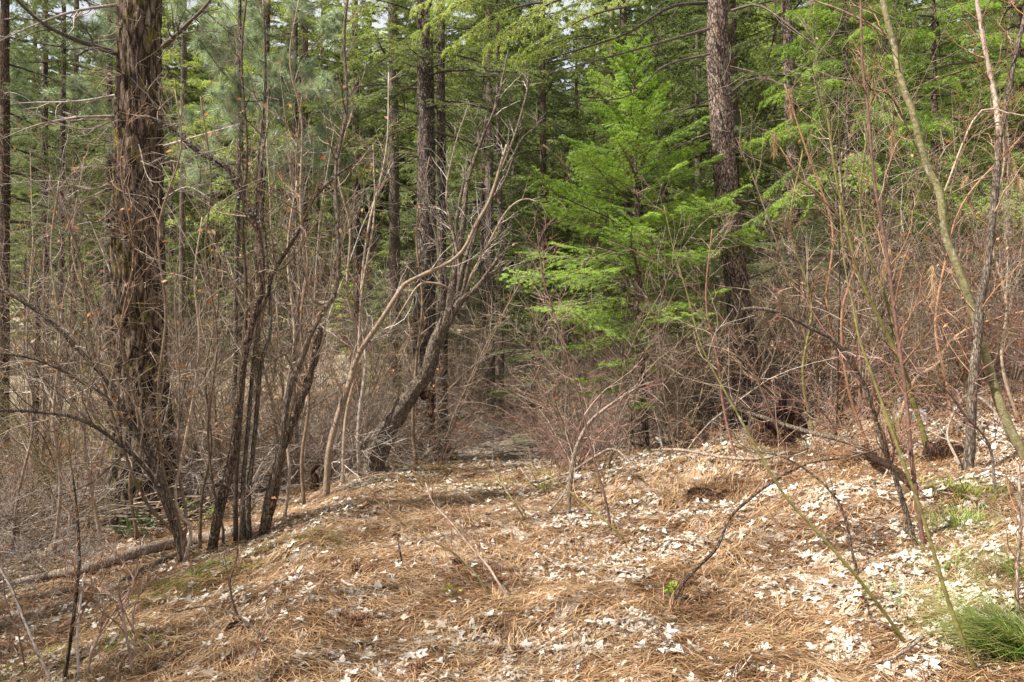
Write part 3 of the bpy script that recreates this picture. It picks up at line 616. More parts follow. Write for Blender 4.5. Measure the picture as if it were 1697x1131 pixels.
# trunk on the right of the young fir, limbs reach left over the clearing
rt, rp, rr2 = conifer('fir_tree', 'tall scaly grey-brown trunk just right of the bright young fir', [(1240, 722), (1234, 600), (1222, 480), (1207, 350), (1196, 200), (1188, 80), (1190, 0)], [48, 44, 41, 40, 40, 37, 34],
    Y=10.6, top=14, mat='bark_red', s=64, k=260, bark=.12, fs=15, boughs=('hang', 'fir_mid', 30, 7.2, 14, 2.2, .8, 0))
for ptsL, w0 in [([(1172, 5, 10.4), (1110, 12, 9.9), (1040, 55, 9.4), (960, 82, 9.0), (900, 100, 8.8)], .022), ([(1175, 48, 10.4), (1080, 75, 9.7), (990, 100, 9.2), (900, 125, 8.9)], .020), ([(1176, 90, 10.4), (1100, 110, 9.9), (1040, 160, 9.5), (930, 170, 9.2)], .017),
                 ([(1212, 18, 10.5), (1260, 10, 10.3), (1330, 60, 10), (1400, 110, 9.8)], .02), ([(1210, 110, 10.4), (1250, 120, 10.1), (1225, 118, 9.8), (1190, 110, 9.7), (1215, 125, 9.6)], .009), ([(1205, 160, 10.4), (1250, 130, 10.2), (1330, 150, 10), (1440, 190, 9.8)], .015),
                 ([(1180, 165, 10.4), (1120, 190, 10), (1060, 240, 9.7)], .013), ([(1215, 250, 10.5), (1300, 290, 10.3), (1380, 330, 10.1)], .012), ([(1218, 330, 10.5), (1290, 345, 10.3), (1390, 342, 10.1), (1480, 310, 10)], .014), ([(1222, 470, 10.5), (1290, 440, 10.2), (1330, 400, 10)], .01)]:
    side_limb(rt, [px(u, v, Y) for u, v, Y in ptsL], w0, w0 * .3, ntw=9, Ltw=.45)
hb = bough_set('hang', 'fir_pale')
for u, v, Y, L, az in [(1120, -15, 9.9, 1.3, 3.3), (1040, 15, 9.4, 1.5, 3.0), (960, -5, 9.1, 1.3, 3.4), (1080, -20, 9.5, 1.6, 3.6), (900, 5, 8.9, 1.2, 2.9), (850, -25, 8.8, 1.3, 3.3), (1000, -40, 9.2, 1.6, 3.0), (940, -55, 9, 1.6, 3.2), (1060, 60, 9.5, .9, 3.5), (980, 60, 9.2, .9, 3.0), (880, -50, 8.8, 1.4, 3.3)]:
    put_bough(rt, hb, px(u, v, Y), az, math.radians(random.uniform(-18, 0)), L, random.uniform(-.3, .3))

MIDB = ['fir_mid', 'fir_dark', 'fir_pale']
def mid(label, pts, w, Y, **kw):
    return conifer('fir_tree', label, pts, w, Y=Y, group='dark conifer trunks in the woods behind', **kw)
mid('twin-stemmed dark fir trunk, its left stem, behind the brush in the centre', [(700, 720), (703, 560), (706, 400), (706, 200), (704, 0)], [42, 38, 34, 30, 27], 14, mat='bark', s=32, k=160, top=16, bark=.12, fs=14, boughs=('mid', 'fir_mid', 60, 5.2, 16, 2.4, .8, -5), dead=(40, 1.0, 7, (.5, 1.6), .013))
mid('narrower stem standing against the twin fir trunk on its right', [(734, 720), (733, 560), (732, 400), (731, 200), (730, 0)], [20, 18, 16, 15, 14], 14.6, mat='bark', s=20, k=100, top=14, boughs=('mid', 'fir_mid', 30, 6.0, 14, 2.0, .8, -5), dead=(14, 1.0, 7, (.4, 1.3), .01))
mid('straight grey trunk a short way left of the twin firs', [(655, 700), (655, 500), (653, 300), (651, 0)], [22, 20, 18, 16], 16, top=16, mat='bark_grey', boughs=('mid', 'fir_pale', 48, 5.5, 16, 2.2, .8, -5), dead=(26, 1.0, 7, (.4, 1.4), .011))
mid('slim grey trunk standing behind the upright tips of the leaning tree', [(815, 680), (813, 500), (811, 300), (810, 0)], [15, 14, 13, 12], 18, top=17, mat='bark_grey', boughs=('mid', 'fir_dark', 44, 6.5, 17, 2.2, .8, -5), dead=(26, 1.0, 8, (.4, 1.3), .01))
mid('thin crooked trunk close beside the slim grey one', [(832, 680), (830, 450), (827, 250), (824, 60)], [9, 9, 8, 7], 18.5, top=13, mat='bark_grey', dead=(14, 1.0, 7, (.3, 1.0), .008))
mid('second dark trunk right of the young fir, seen through bare twigs', [(1325, 640), (1318, 480), (1314, 300), (1308, 120), (1303, 0)], [26, 23, 21, 20, 18], 15, top=16, mat='bark_red', s=28, k=120, boughs=('mid', 'fir_dark', 52, 5.6, 16, 2.3, .8, -5), dead=(30, 1.2, 7, (.4, 1.5), .011))
mid('black trunk cut by the left edge of the view', [(6, 720), (6, 500), (8, 280), (8, 0)], [20, 18, 16, 14], 14, top=15, mat='bark_dark', boughs=('mid', 'fir_dark', 66, 3.6, 15, 2.2, .7, -6), dead=(20, 1.0, 5, (.4, 1.2), .01))
mid('dark trunk with green boughs, second from the left edge', [(78, 700), (76, 500), (74, 300), (75, 0)], [12, 11, 11, 9], 17, top=15, mat='bark', boughs=('mid', 'fir_dark', 60, 3.6, 15, 2.2, .8, -8), dead=(26, 1.0, 6, (.4, 1.4), .01))
mid('short black snag on the pale slope at far left', [(56, 668), (60, 560), (64, 470)], [13, 12, 8], 12.5, top=2.6, mat='bark_dark', dead=(14, 0, 2.4, (.3, .9), .008))
mid('slender trunk between the left snag and the great pine', [(121, 655), (122, 500), (124, 300), (127, 0)], [11, 10, 9, 8], 21, top=16, mat='bark_dark', boughs=('mid', 'fir_dark', 46, 4.8, 16, 2.4, .8, -5), dead=(26, 1.0, 6, (.4, 1.4), .01))
mid('dark trunk touching the left side of the great pine', [(176, 640), (177, 480), (180, 300), (183, 0)], [12, 11, 10, 9], 19, top=16, mat='bark', boughs=('mid', 'fir_mid', 40, 5.8, 16, 2.2, .8, -5), dead=(24, 1.0, 7, (.4, 1.4), .01))
mid('grey trunk on the open slope just right of the great pine', [(302, 600), (302, 480), (303, 300), (305, 0)], [12, 11, 10, 9], 24, top=16, mat='bark_grey', boughs=('mid', 'fir_pale', 40, 7.5, 16, 1.8, .8, -5), dead=(20, 2, 9, (.4, 1.2), .01))
mid('leaning dark trunk behind the clump left of the trail', [(422, 640), (426, 480), (434, 300), (440, 120), (444, 0)], [14, 13, 12, 11, 10], 17, top=15, mat='bark', boughs=('mid', 'fir_pale', 36, 6.8, 15, 1.9, .8, -5), dead=(26, 1.2, 7, (.4, 1.4), .01))
mid('grey trunk behind the broken stem left of the leaning tree', [(502, 660), (502, 500), (503, 380), (505, 180), (506, 0)], [19, 17, 15, 12, 10], 17.5, top=16, mat='bark_grey', boughs=('mid', 'fir_pale', 44, 6.0, 16, 2.0, .8, -5), dead=(30, 1.2, 7, (.4, 1.5), .01))
mid('straight trunk showing between bare saplings left of centre', [(592, 690), (592, 500), (590, 300), (588, 0)], [15, 14, 13, 11], 19, top=16, mat='bark', boughs=('mid', 'fir_mid', 44, 6.5, 16, 2.0, .8, -5), dead=(24, 1.2, 8, (.4, 1.4), .01))
mid('pale slim trunk high above the young fir', [(1012, 560), (1014, 300), (1014, 0)], [9, 8, 7], 24, top=18, mat='bark_pale', boughs=('mid', 'fir_mid', 36, 9, 18, 1.8, .8, -5))
mid('dark trunk half hidden by green boughs at right', [(1480, 600), (1478, 400), (1480, 200), (1484, 0)], [17, 16, 15, 13], 16, top=16, mat='bark', boughs=('mid', 'fir_mid', 60, 4.4, 16, 2.5, .8, -6), dead=(18, 1.2, 6, (.4, 1.4), .01))
mid('brown trunk near the right edge, behind the forked grey stem', [(1672, 620), (1672, 400), (1676, 200), (1680, 0)], [22, 20, 19, 17], 14.5, top=16, mat='bark_red', boughs=('mid', 'fir_mid', 60, 4.0, 16, 2.4, .8, -6), dead=(24, 1.2, 6, (.4, 1.4), .011))
mid('thin dark trunk left of the young fir in the shaded hollow', [(905, 690), (903, 500), (900, 250), (899, 0)], [13, 12, 11, 9], 20, top=17, mat='bark_dark', boughs=('mid', 'fir_dark', 50, 5.5, 17, 2.2, .8, -6), dead=(30, 1.2, 7, (.4, 1.5), .01))

# bright young fir
yf, yp, yr = conifer('young_fir', 'bright green feathery young fir in the middle of the clearing', [(1068, 772), (1064, 650), (1058, 500), (1056, 350), (1050, 200), (1052, 120), (1054, 62)], [18, 16, 13, 10, 7, 5, 2],
    Y=10.3, top=0, mat='bark_red', s=16, k=60, bark=.06)
nb = bough_set('near', 'fir_young'); zt = float(yp[-1][2]); nB = 100
for i in range(nB):
    f = (i + random.random()) / nB; z = 1.75 + (zt - 1.8) * f; pos = [float(np.interp(z, yp[:, 2], yp[:, j])) for j in range(3)]
    L = (1.6 * (1 - f) ** .8 + .18) * random.uniform(.62, 1.12) * (1 if f > .12 else .8)
    az = i * 2.39996 + random.uniform(-.3, .3)
    if math.cos(az) < -.3 and f < .5: L *= 1.12
    put_bough(yf, nb, pos, az, math.radians(-4 + 42 * f + random.uniform(-15, 15)), L, random.uniform(-.55, .55))
for u, v, Y, az, L in [(1064, 660, 10.3, -1.7, .6), (1063, 640, 10.3, 3.2, .8), (1064, 610, 10.3, -.6, .5), (1062, 620, 10.3, 2.9, .9), (1060, 560, 10.3, 3.4, 1.2), (1060, 545, 10.3, 0.1, .9), (1060, 590, 10.3, -2.2, .9)]:
    put_bough(yf, nb, px(u, v, Y), az, math.radians(-8), L)
mb = MB(); limbs(mb, yp, yr, 34, .5, 2.2, (.2, .8), .006, twigs=4); mb.build('dead_limbs', M['limb'], yf)['kind'] = 'stuff'
# the young fir's neighbours
def small_fir(label, u, v, Y, hv, rad, n, mat='fir_young', kind='near', z0=1.2, w=10):
    """young fir whose tip is seen at pixel row hv"""
    tipz = CZ - (hv - CV) / F * Y; b = px(u, v, Y); b[2] = height(b[0], b[1]); root = empty('young_fir', b, label, 'tree', 'young firs on the right slope')
    pts = np.array([b - [0, 0, .1], b + [.03, 0, (tipz - b[2]) * .5], [b[0], b[1], tipz]]); r = [w / 2 / F * Y, w / 3 / F * Y, .003]
    trunk_mesh(pts, r, 12, 30, .06, 9).build('trunk', M['bark_red'], root, smooth=True); bs = bough_set(kind, mat)
    for i in range(n):
        f = (i + random.random()) / n; z = b[2] + z0 + (tipz - b[2] - z0) * f; pos = [float(np.interp(z, pts[:, 2], pts[:, j])) for j in range(3)]
        put_bough(root, bs, pos, i * 2.39996 + random.uniform(-.4, .4), math.radians(-10 + 40 * f + random.uniform(-10, 10)), (rad * (1 - f) ** .7 + .15) * random.uniform(.6, 1.15), random.uniform(-.3, .3))
small_fir('tall young fir with soft drooping boughs right of the scaly trunk', 1400, 640, 11.0, -180, 1.7, 60, 'fir_young', 'hang', 2.9, 12)
small_fir('dense young fir crossed by the pale alder stem', 1545, 640, 11.8, -260, 2.1, 76, 'fir_young', 'hang', 2.7, 13)
small_fir('pale green young fir against the right edge of the view', 1690, 640, 12.0, -240, 2.2, 80, 'fir_pale', 'hang', 2.4, 13)
small_fir('low dark fir sapling behind the hollow stump', 1330, 560, 14.5, 250, 1.6, 44, 'fir_dark', 'near', .8, 8)
small_fir('small fir sapling low behind the young fir', 880, 640, 15.0, 420, 1.4, 40, 'fir_mid', 'near', .6, 7)
small_fir('little fir left of the scaly trunk in the shade', 1150, 600, 13.0, 300, 1.3, 40, 'fir_dark', 'near', 1.0, 7)

# ponderosa-like long needle tufts (upper left)
def long_tuft(L, n, wd):
    D = nrm(rng.normal(size=(n, 3)) + np.array([.9, 0, .1])); A = nrm(np.cross(D, rng.normal(size=(n, 3)))) * wd / 2; B = rng.uniform(0, .07, (n, 1)) * np.array([1, 0, 0])
    Lr = (L * rng.uniform(.75, 1.1, n))[:, None]; V = np.stack([B - A, B + A, B + D * Lr * .6 + A * .8 + [0, 0, -.004], B + D * Lr * .6 - A * .8 + [0, 0, -.004], B + D * Lr + [0, 0, -.02]], 1).reshape(-1, 3); b = np.arange(n) * 5
    return MB().add(V, np.stack([b, b + 1, b + 2, b + 3], -1), np.stack([b + 3, b + 2, b + 4], -1))
tuft_me = [long_tuft(.2, 130, .005).mesh('needle_tuft', M['pine_long']) for _ in range(4)]
def long_pine(label, u, Y, hv, v0, v1, w, nbr, rad, side=None):
    b = px(u, 600, Y); b[2] = height(b[0], b[1]); root = empty('pine_tree', b, label, 'tree', 'long-needled pines at upper left'); top = CZ - (hv - CV) / F * Y
    pts = np.array([b - [0, 0, .1], [b[0] + .1, b[1], (top + b[2]) / 2], [b[0] + .15, b[1], top]]); r = [w / 2 / F * Y, w / 2.6 / F * Y, .02]
    trunk_mesh(pts, r, 16, 60, .1, 12).build('trunk', M['bark'], root, smooth=True); mb = MB()
    for i in range(nbr):
        z = CZ - (random.uniform(v0, v1) - CV) / F * Y; a = random.uniform(0, 6.3) if side is None else random.gauss(*side); L = rad * random.uniform(.4, 1)
        p0 = np.array([b[0] + .1, b[1], z]); D = np.array([math.cos(a), math.sin(a), random.uniform(-.15, .25)]); q = np.array([p0, p0 + D * L * .5, p0 + D * L + [0, 0, .12 * L]]); tubes(mb, q[None], np.array([[.014, .010, .006]]), 5)
        C, CR = grow(q[None], np.array([[.012, .009, .006]]), 6, .35, 1, .45, 45, 4, .15, (0, 0, .08), .6, .003); tubes(mb, C, CR, 4)
        for e in [q[-1]] + [c[j] for c in C for j in (-1, 2)]:
            d = nrm(e - p0 + rng.normal(0, .25, 3)); o = link('needle_tuft', random.choice(tuft_me), root); o.rotation_euler = Vector(d).to_track_quat('X', 'Z').to_euler(); o.location = Vector(e) - root.location
            s = random.uniform(.8, 1.25); o.scale = (s, s, s)
    mb.build('limbs', M['limb'], root)['kind'] = 'stuff'
long_pine('long-needled pine with silvery tufts between the great pine and the clump', 385, 13.5, -300, -60, 330, 10, 20, 1.6)
long_pine('second long-needled pine, its tufts left of the great pine', 95, 15, -320, -60, 260, 12, 16, 1.7)
long_pine('long-needled pine with grey-green tufts behind the clump stems', 480, 15.5, -300, -40, 300, 11, 18, 1.6)

# ------------------------------------------------------------------ the woods on the slope: shared crowns
def crown_mesh(H, R0, z0, n, mat, hang, droop):
    a = MB(); w = MB()
    for i in range(n):
        f = (i + rng.random()) / n; z = z0 + (H - z0) * f; L = (R0 * (1 - f) ** .75 + .25) * rng.uniform(.6, 1.15)
        mb, tv = make_bough(L, int(5 + 2.2 * L), 3, 7, .09, .022, droop, hang, .2); az = rng.uniform(0, 6.3); pit = math.radians(-8 + 35 * f + rng.normal(0, 8))
        Rm = np.array((Matrix.Rotation(az, 3, 'Z') @ Matrix.Rotation(-pit, 3, 'Y')))
        Vv = np.concatenate(mb.V) @ Rm.T + [0, 0, z]; a.add(Vv, None, np.concatenate(mb.T)); w.add(np.concatenate(tv.V) @ Rm.T + [0, 0, z], np.concatenate(tv.Q))
    return joined(a, w, 'crown', M[mat], M['limb'])
CROWNS = [(crown_mesh(15, 2.6, 3.0, 100, 'fir_dark', .25, .3), 15, 'dark green'), (crown_mesh(14, 2.5, 2.2, 100, 'fir_mid', .25, .3), 14, 'mid green'), (crown_mesh(13, 2.5, 3.4, 84, 'fir_pale', .4, .4), 13, 'pale yellow-green'),
          (crown_mesh(11, 2.3, .8, 100, 'fir_mid', .2, .25), 11, 'bushy green'), (crown_mesh(16, 2.7, 4.4, 84, 'fir_dark', .3, .35), 16, 'high-crowned dark')]
def std_trunk(H, r, mat):
    pts = np.array([[0, 0, -.3], [.08, .05, H * .35], [-.03, .02, H * .7], [0, 0, H]]); mb = trunk_mesh(pts, [r, r * .8, r * .5, .015], 14, 50, .12, 9, rng.uniform(0, 30)); limbs(mb, pts, np.array([r, r * .8, r * .5, .02]), 40, .8, H * .5, (.4, 1.6), .012, twigs=3); return mb.mesh('trunk', M[mat], True)
TRUNKS = [std_trunk(15, .19, 'bark'), std_trunk(14, .15, 'bark_grey'), std_trunk(13, .13, 'bark_red'), std_trunk(11, .12, 'bark'), std_trunk(16, .22, 'bark_dark')]
LM = [(0, 'at the far left edge'), (110, 'left of the great pine'), (232, 'behind the great pine'), (330, 'just right of the great pine'), (430, 'behind the clump beside the trail'), (560, 'left of the twin firs'), (710, 'behind the twin firs'),
      (830, 'behind the leaning tree tips'), (950, 'left of the young fir top'), (1060, 'behind the young fir'), (1200, 'behind the tall scaly trunk'), (1310, 'right of the tall scaly trunk'), (1430, 'above the fallen right branches'), (1560, 'behind the pale alder'), (1690, 'at the right edge')]
def where(u): return min(LM, key=lambda q: abs(q[0] - u))[1]
taken = [tuple(np.array(o.location)[:2]) for o in COL.objects if o.type == 'EMPTY']
cnt = 0; tries = 0
while cnt < 120 and tries < 6000:
    tries += 1; Y = 18 + 40 * random.random() ** 1.2; X = random.uniform(-.72 * Y - 3, .72 * Y + 3)
    u = CU + X / Y * F
    if Y < 24 and (abs(X - float(path_x(Y))) < 1.5): continue
    if Y < 30 and 250 < u < 400: continue
    if (Y < 30 and u < 340) or (Y < 27 and u < 640): continue
    if X < -.66 * Y and Y < 40: continue
    if any((X - a) ** 2 + (Y - b) ** 2 < (1.9 if Y < 35 else 1.5) ** 2 * 1.4 for a, b in taken): continue
    taken.append((X, Y)); k = random.choices(range(5), [3, 3, 2, 2.2, 2] if u > 250 else [4, 2, .6, 1.5, 3])[0]; cm, H, ad = CROWNS[k]
    b = (X, Y, float(height(X, Y))); s = random.uniform(.8, 1.25)
    size = 'far slim' if Y > 45 else ('far' if Y > 36 else ('mid-distance' if Y > 27 else 'nearer'))
    r = empty('fir_tree', b, f'{size} {ad} conifer in the woods {where(u)}', 'tree', 'conifers filling the wooded slope'); r.rotation_euler = (0, 0, random.uniform(0, 6.28)); r.scale = (s, s, s * random.uniform(.95, 1.15))
    link('trunk', TRUNKS[k], r); link('crown', cm, r); cnt += 1

UND = [(crown_mesh(5.5, 1.9, .3, 64, m_, .2, .25), 'bark_red') for m_ in ('fir_mid', 'fir_dark', 'fir_pale')]
UT = MB(); tubes(UT, np.array([[0, 0, -.1], [.02, 0, 2.5], [0, 0, 5.5]]), [.05, .035, .005], 8); UTM = UT.mesh('trunk', M['bark_red'])
cnt = tries = 0
while cnt < 30 and tries < 4000:
    tries += 1; Y = random.uniform(15.5, 34); X = random.uniform(-.70 * Y, .72 * Y); u = CU + X / Y * F
    if abs(X - float(path_x(Y))) < 1.4 and Y < 22: continue
    if (u < 560 or u > 1250) and Y < 26: continue
    if any((X - a) ** 2 + (Y - b) ** 2 < 1.7 for a, b in taken): continue
    taken.append((X, Y)); k = random.randrange(3); s = random.uniform(.5, 1.15); r = empty('fir_sapling', (X, Y, float(height(X, Y))), f"{'small' if s < .8 else 'half-grown'} {['green', 'dark green', 'pale green'][k]} understory fir {where(u)}, {'near' if Y < 21 else 'far' if Y > 28 else 'mid'} slope", 'tree', 'understory firs')
    r.rotation_euler = (0, 0, random.uniform(0, 6.28)); r.scale = (s, s, s); link('trunk', UTM, r); link('crown', UND[k][0], r); cnt += 1
# ------------------------------------------------------------------ bare shrubs
def shrub_mesh(kind, H, nst, spread, arch, nb, nt, base=.08, r0=.009, leafy=0, straight=False, hang=False):
    a = rng.uniform(0, 6.3, nst); B = np.stack([np.cos(a) * base * rng.random(nst), np.sin(a) * base * rng.random(nst), np.full(nst, -.05)], -1); k = 9
    D = nrm(np.stack([np.cos(a) * spread, np.sin(a) * spread, np.ones(nst)], -1) + rng.normal(0, .18, (nst, 3))); P = np.empty((nst, k, 3)); P[:, 0] = B; L = H * rng.uniform(.6, 1.1, nst)
    out = np.stack([np.cos(a), np.sin(a), 0 * a], -1)
    for j in range(1, k):
        P[:, j] = P[:, j - 1] + D * (L / (k - 1))[:, None]; D = nrm(D + rng.normal(0, .1 if not straight else .05, (nst, 3)) + out * arch * .18 + np.array([0, 0, -arch * .16]))
    R = np.outer(rng.uniform(.6, 1.3, nst) * r0, np.linspace(1, .28, k)); mb = MB(); tubes(mb, P, R, 5)
    trop = (0, 0, .12) if not straight else (0, 0, .3)
    C, CR = grow(P, R, nb, .2, 1, H * .3, 42 if not straight else 28, 6, .19, trop, .55, .0030); tubes(mb, C, CR, 3)
    E, ER = grow(C, CR, nt, .15, 1, H * .13, 48, 4, .24, (0, 0, .03), .7, .0022); tubes(mb, E, ER, 3)
    G_, GR = grow(P, R, nb * 2, .1, 1, H * .10, 60, 4, .2, (0, 0, .05), .4, .0024); tubes(mb, G_, GR, 3)
    me = mb.mesh('bare_shrub', TW[kind]); lm_ = None
    if leafy:
        idx = rng.integers(0, len(E), leafy); Q0 = E[idx, rng.integers(1, 4, leafy)]; d = nrm(rng.normal(size=(leafy, 3)) + [0, 0, -.7]); w = nrm(np.cross(d, rng.normal(size=(leafy, 3)))); s = rng.uniform(.015, .04, leafy)[:, None]
        V = np.stack([Q0, Q0 + d * s + w * s * .5, Q0 + d * s * 2, Q0 + d * s - w * s * .5], 1).reshape(-1, 3); b = np.arange(leafy) * 4
        lm_ = MB().add(V, np.stack([b, b + 1, b + 2, b + 3], -1)).mesh('dry_leaves', M['dry_leaf'])
    if hang:
        n = hang; idx = rng.integers(0, len(C), n); Q0 = C[idx, rng.integers(1, 6, n)]; d = nrm(rng.normal(0, .35, (n, 3)) + [0, 0, -1]); w = nrm(np.cross(d, rng.normal(size=(n, 3)))) * .0016; s = rng.uniform(.1, .2, n)[:, None]
        V = np.stack([Q0 - w, Q0 + w, Q0 + d * s], 1).reshape(-1, 3); b = np.arange(n) * 3; lm_ = MB().add(V, None, np.stack([b, b + 1, b + 2], -1)).mesh('hanging_needles', M['dry_needle'])
    return me, lm_
SH = {}
SH['arching grey'] = [shrub_mesh('grey', 2.4, 10, .6, .9, 8, 5) for _ in range(3)]
SH['thin brown'] = [shrub_mesh('brown', 3.0, 8, .35, .3, 8, 5) for _ in range(3)]
SH['rusty leafed'] = [shrub_mesh('rust', 2.6, 8, .45, .5, 8, 5, leafy=160) for _ in range(3)]
SH['reddish'] = [shrub_mesh('red', 2.2, 10, .55, .7, 8, 5) for _ in range(3)]
SH['olive-stemmed'] = [shrub_mesh('green', 2.8, 5, .35, .3, 6, 4, r0=.011, hang=70) for _ in range(3)]
SH['upright whippy'] = [shrub_mesh('brown', 4.4, 7, .14, .1, 12, 5, base=.25, r0=.014, straight=True, leafy=60) for _ in range(3)]
SH['low matted grey'] = [shrub_mesh('grey', 1.0, 14, .9, .8, 6, 4, base=.2, r0=.006) for _ in range(3)]
SH['low rust twiggy'] = [shrub_mesh('rust', .9, 12, .8, .6, 6, 4, base=.2, r0=.005, hang=60) for _ in range(2)]
placed = []
LMS = [(10, 'at the left edge'), (110, 'left of the great pine'), (235, 'around the great pine foot'), (330, 'between the great pine and the clump'), (420, 'behind the trailside clump'), (520, 'behind the broken stem'), (600, 'left of the leaning tree'),
       (700, 'behind the leaning tree'), (790, 'in the dip beyond the trail crest'), (880, 'where the trail drops away'), (980, 'left of the young fir'), (1070, 'around the young fir foot'), (1160, 'between the young fir and the scaly trunk'), (1240, 'around the scaly trunk foot'),
       (1330, 'behind the hollow stump'), (1420, 'behind the fallen branch'), (1510, 'left of the pale alder'), (1600, 'around the forked grey stem'), (1690, 'at the right edge')]
def put_shrub(kind, X, Y, s=1.0, lab=None):
    me, lf = random.choice(SH[kind]); b = (X, Y, float(height(X, Y))); o = link('bare_shrub', me, None, b); o.rotation_euler = (random.uniform(-.1, .1), random.uniform(-.1, .1), random.uniform(0, 6.28)); s *= random.uniform(.75, 1.25) if not lab else 1; o.scale = (s, s, s)
    u = CU + X / Y * F; w = min(LMS, key=lambda q: abs(q[0] - u))[1]
    dist = 'front' if Y < 9.5 else ('middle' if Y < 13 else ('rear' if Y < 17.5 else 'farthest')); size = 'tall' if s > 1.05 else ('small' if s < .85 else 'waist-high' if 'low' not in kind else 'spreading')
    if s > 1.05 and 'low' in kind: size = 'broad'
    tag(o, f'{size} {kind} shrub {w}, {dist} rank', 'shrub', 'bare shrubs of the thicket')
    if lab: o['label'] = lab
    if lf is not None and not lab: link(lf.name.split('.')[0], lf, o)['kind'] = 'stuff'
    placed.append((X, Y)); return o
def region(n, fx, fy, kinds, wts, s=1.0, test=None, md=.35):
    c = t = 0
    while c < n and t < 5000:
        t += 1; Y = fy(); X = fx(Y); u = CU + X / Y * F
        if u < -120 or u > 1820 or (test and not test(X, Y, u)): continue
        if any(abs(X - a) < md and abs(Y - b) < md for a, b in placed): continue
        put_shrub(random.choices(kinds, wts)[0], X, Y, s); c += 1
off = lambda X, Y: X - float(path_x(Y))
# left of the trail
region(66, lambda Y: random.uniform(-.74 * Y, -1.9), lambda: random.uniform(8.9, 16), ['arching grey', 'thin brown', 'rusty leafed', 'olive-stemmed', 'upright whippy', 'low matted grey'], [3, 3, 2, 1.6, 2, 1.4], .95, lambda X, Y, u: off(X, Y) < -1.7 and not (Y < 9.1 and 160 < u < 300))
region(12, lambda Y: random.uniform(-.72 * Y, -.57 * Y), lambda: random.uniform(7.0, 8.8), ['arching grey', 'low matted grey', 'thin brown'], [3, 3, 1], .7)
region(16, lambda Y: random.uniform(-.72 * Y, -2), lambda: random.uniform(16, 24), ['arching grey', 'thin brown', 'rusty leafed', 'upright whippy'], [3, 2, 1, 1.5], 1.0)
# beyond the crest
region(52, lambda Y: random.uniform(-2.6, 2.2), lambda: random.uniform(11.6, 20), ['arching grey', 'thin brown', 'rusty leafed', 'reddish', 'low matted grey', 'upright whippy'], [3, 3, 2, 1, 3, 1], .85, lambda X, Y, u: (Y > 19 or abs(off(X, Y)) > 1.1) and Y > 11.5)
# right slope
region(80, lambda Y: random.uniform(.9, .74 * Y), lambda: random.uniform(9.6, 18), ['reddish', 'rusty leafed', 'arching grey', 'thin brown', 'low rust twiggy', 'olive-stemmed'], [3, 2.5, 2, 2, 3, .8], .9, lambda X, Y, u: off(X, Y) > 1.3 and not (Y < 11.5 and (990 < u < 1120 or 1170 < u < 1280)))
region(20, lambda Y: random.uniform(.55, .72 * Y), lambda: random.uniform(8.9, 10.2), ['reddish', 'thin brown', 'rusty leafed', 'upright whippy'], [3, 3, 2, 1.2], .85, lambda X, Y, u: u > 900 and off(X, Y) > 1.1 and not 1015 < u < 1110 and not 1150 < u < 1290, .25)
region(12, lambda Y: random.uniform(2.2, .74 * Y), lambda: random.uniform(7.6, 9.4), ['low rust twiggy', 'reddish', 'olive-stemmed'], [4, 1, .7], .7, lambda X, Y, u: off(X, Y) > 2.2)
OFFV = ['level with the viewer', 'well ahead of the viewer', 'farthest ahead by the pale log', 'close behind the viewer', 'low on the slope', 'ahead on the trail shoulder', 'farthest behind the viewer', 'lowest down the slope']
for X, Y, s in [(-4.6, 1.0, 1.7), (-5.6, 3.2, 1.9), (-6.6, 5.0, 1.9), (-3.6, -1.4, 1.8), (-6.2, .2, 2.2), (-5.4, 4.4, 1.5), (-4.8, -2.4, 2.2), (-7.2, 2.2, 2.3)]:  # clumps added out of view to dapple the foreground with shadow
    side = OFFV.pop(0)
    put_shrub('upright whippy', X - .5, Y, s, f'added shadow-casting sapling clump {side}, out of view to the left')
    put_shrub('upright whippy', X - 1.0, Y + .5, s, f'added shadow-casting clump just beyond the one {side}, out of view')
print('shrubs', len(placed))

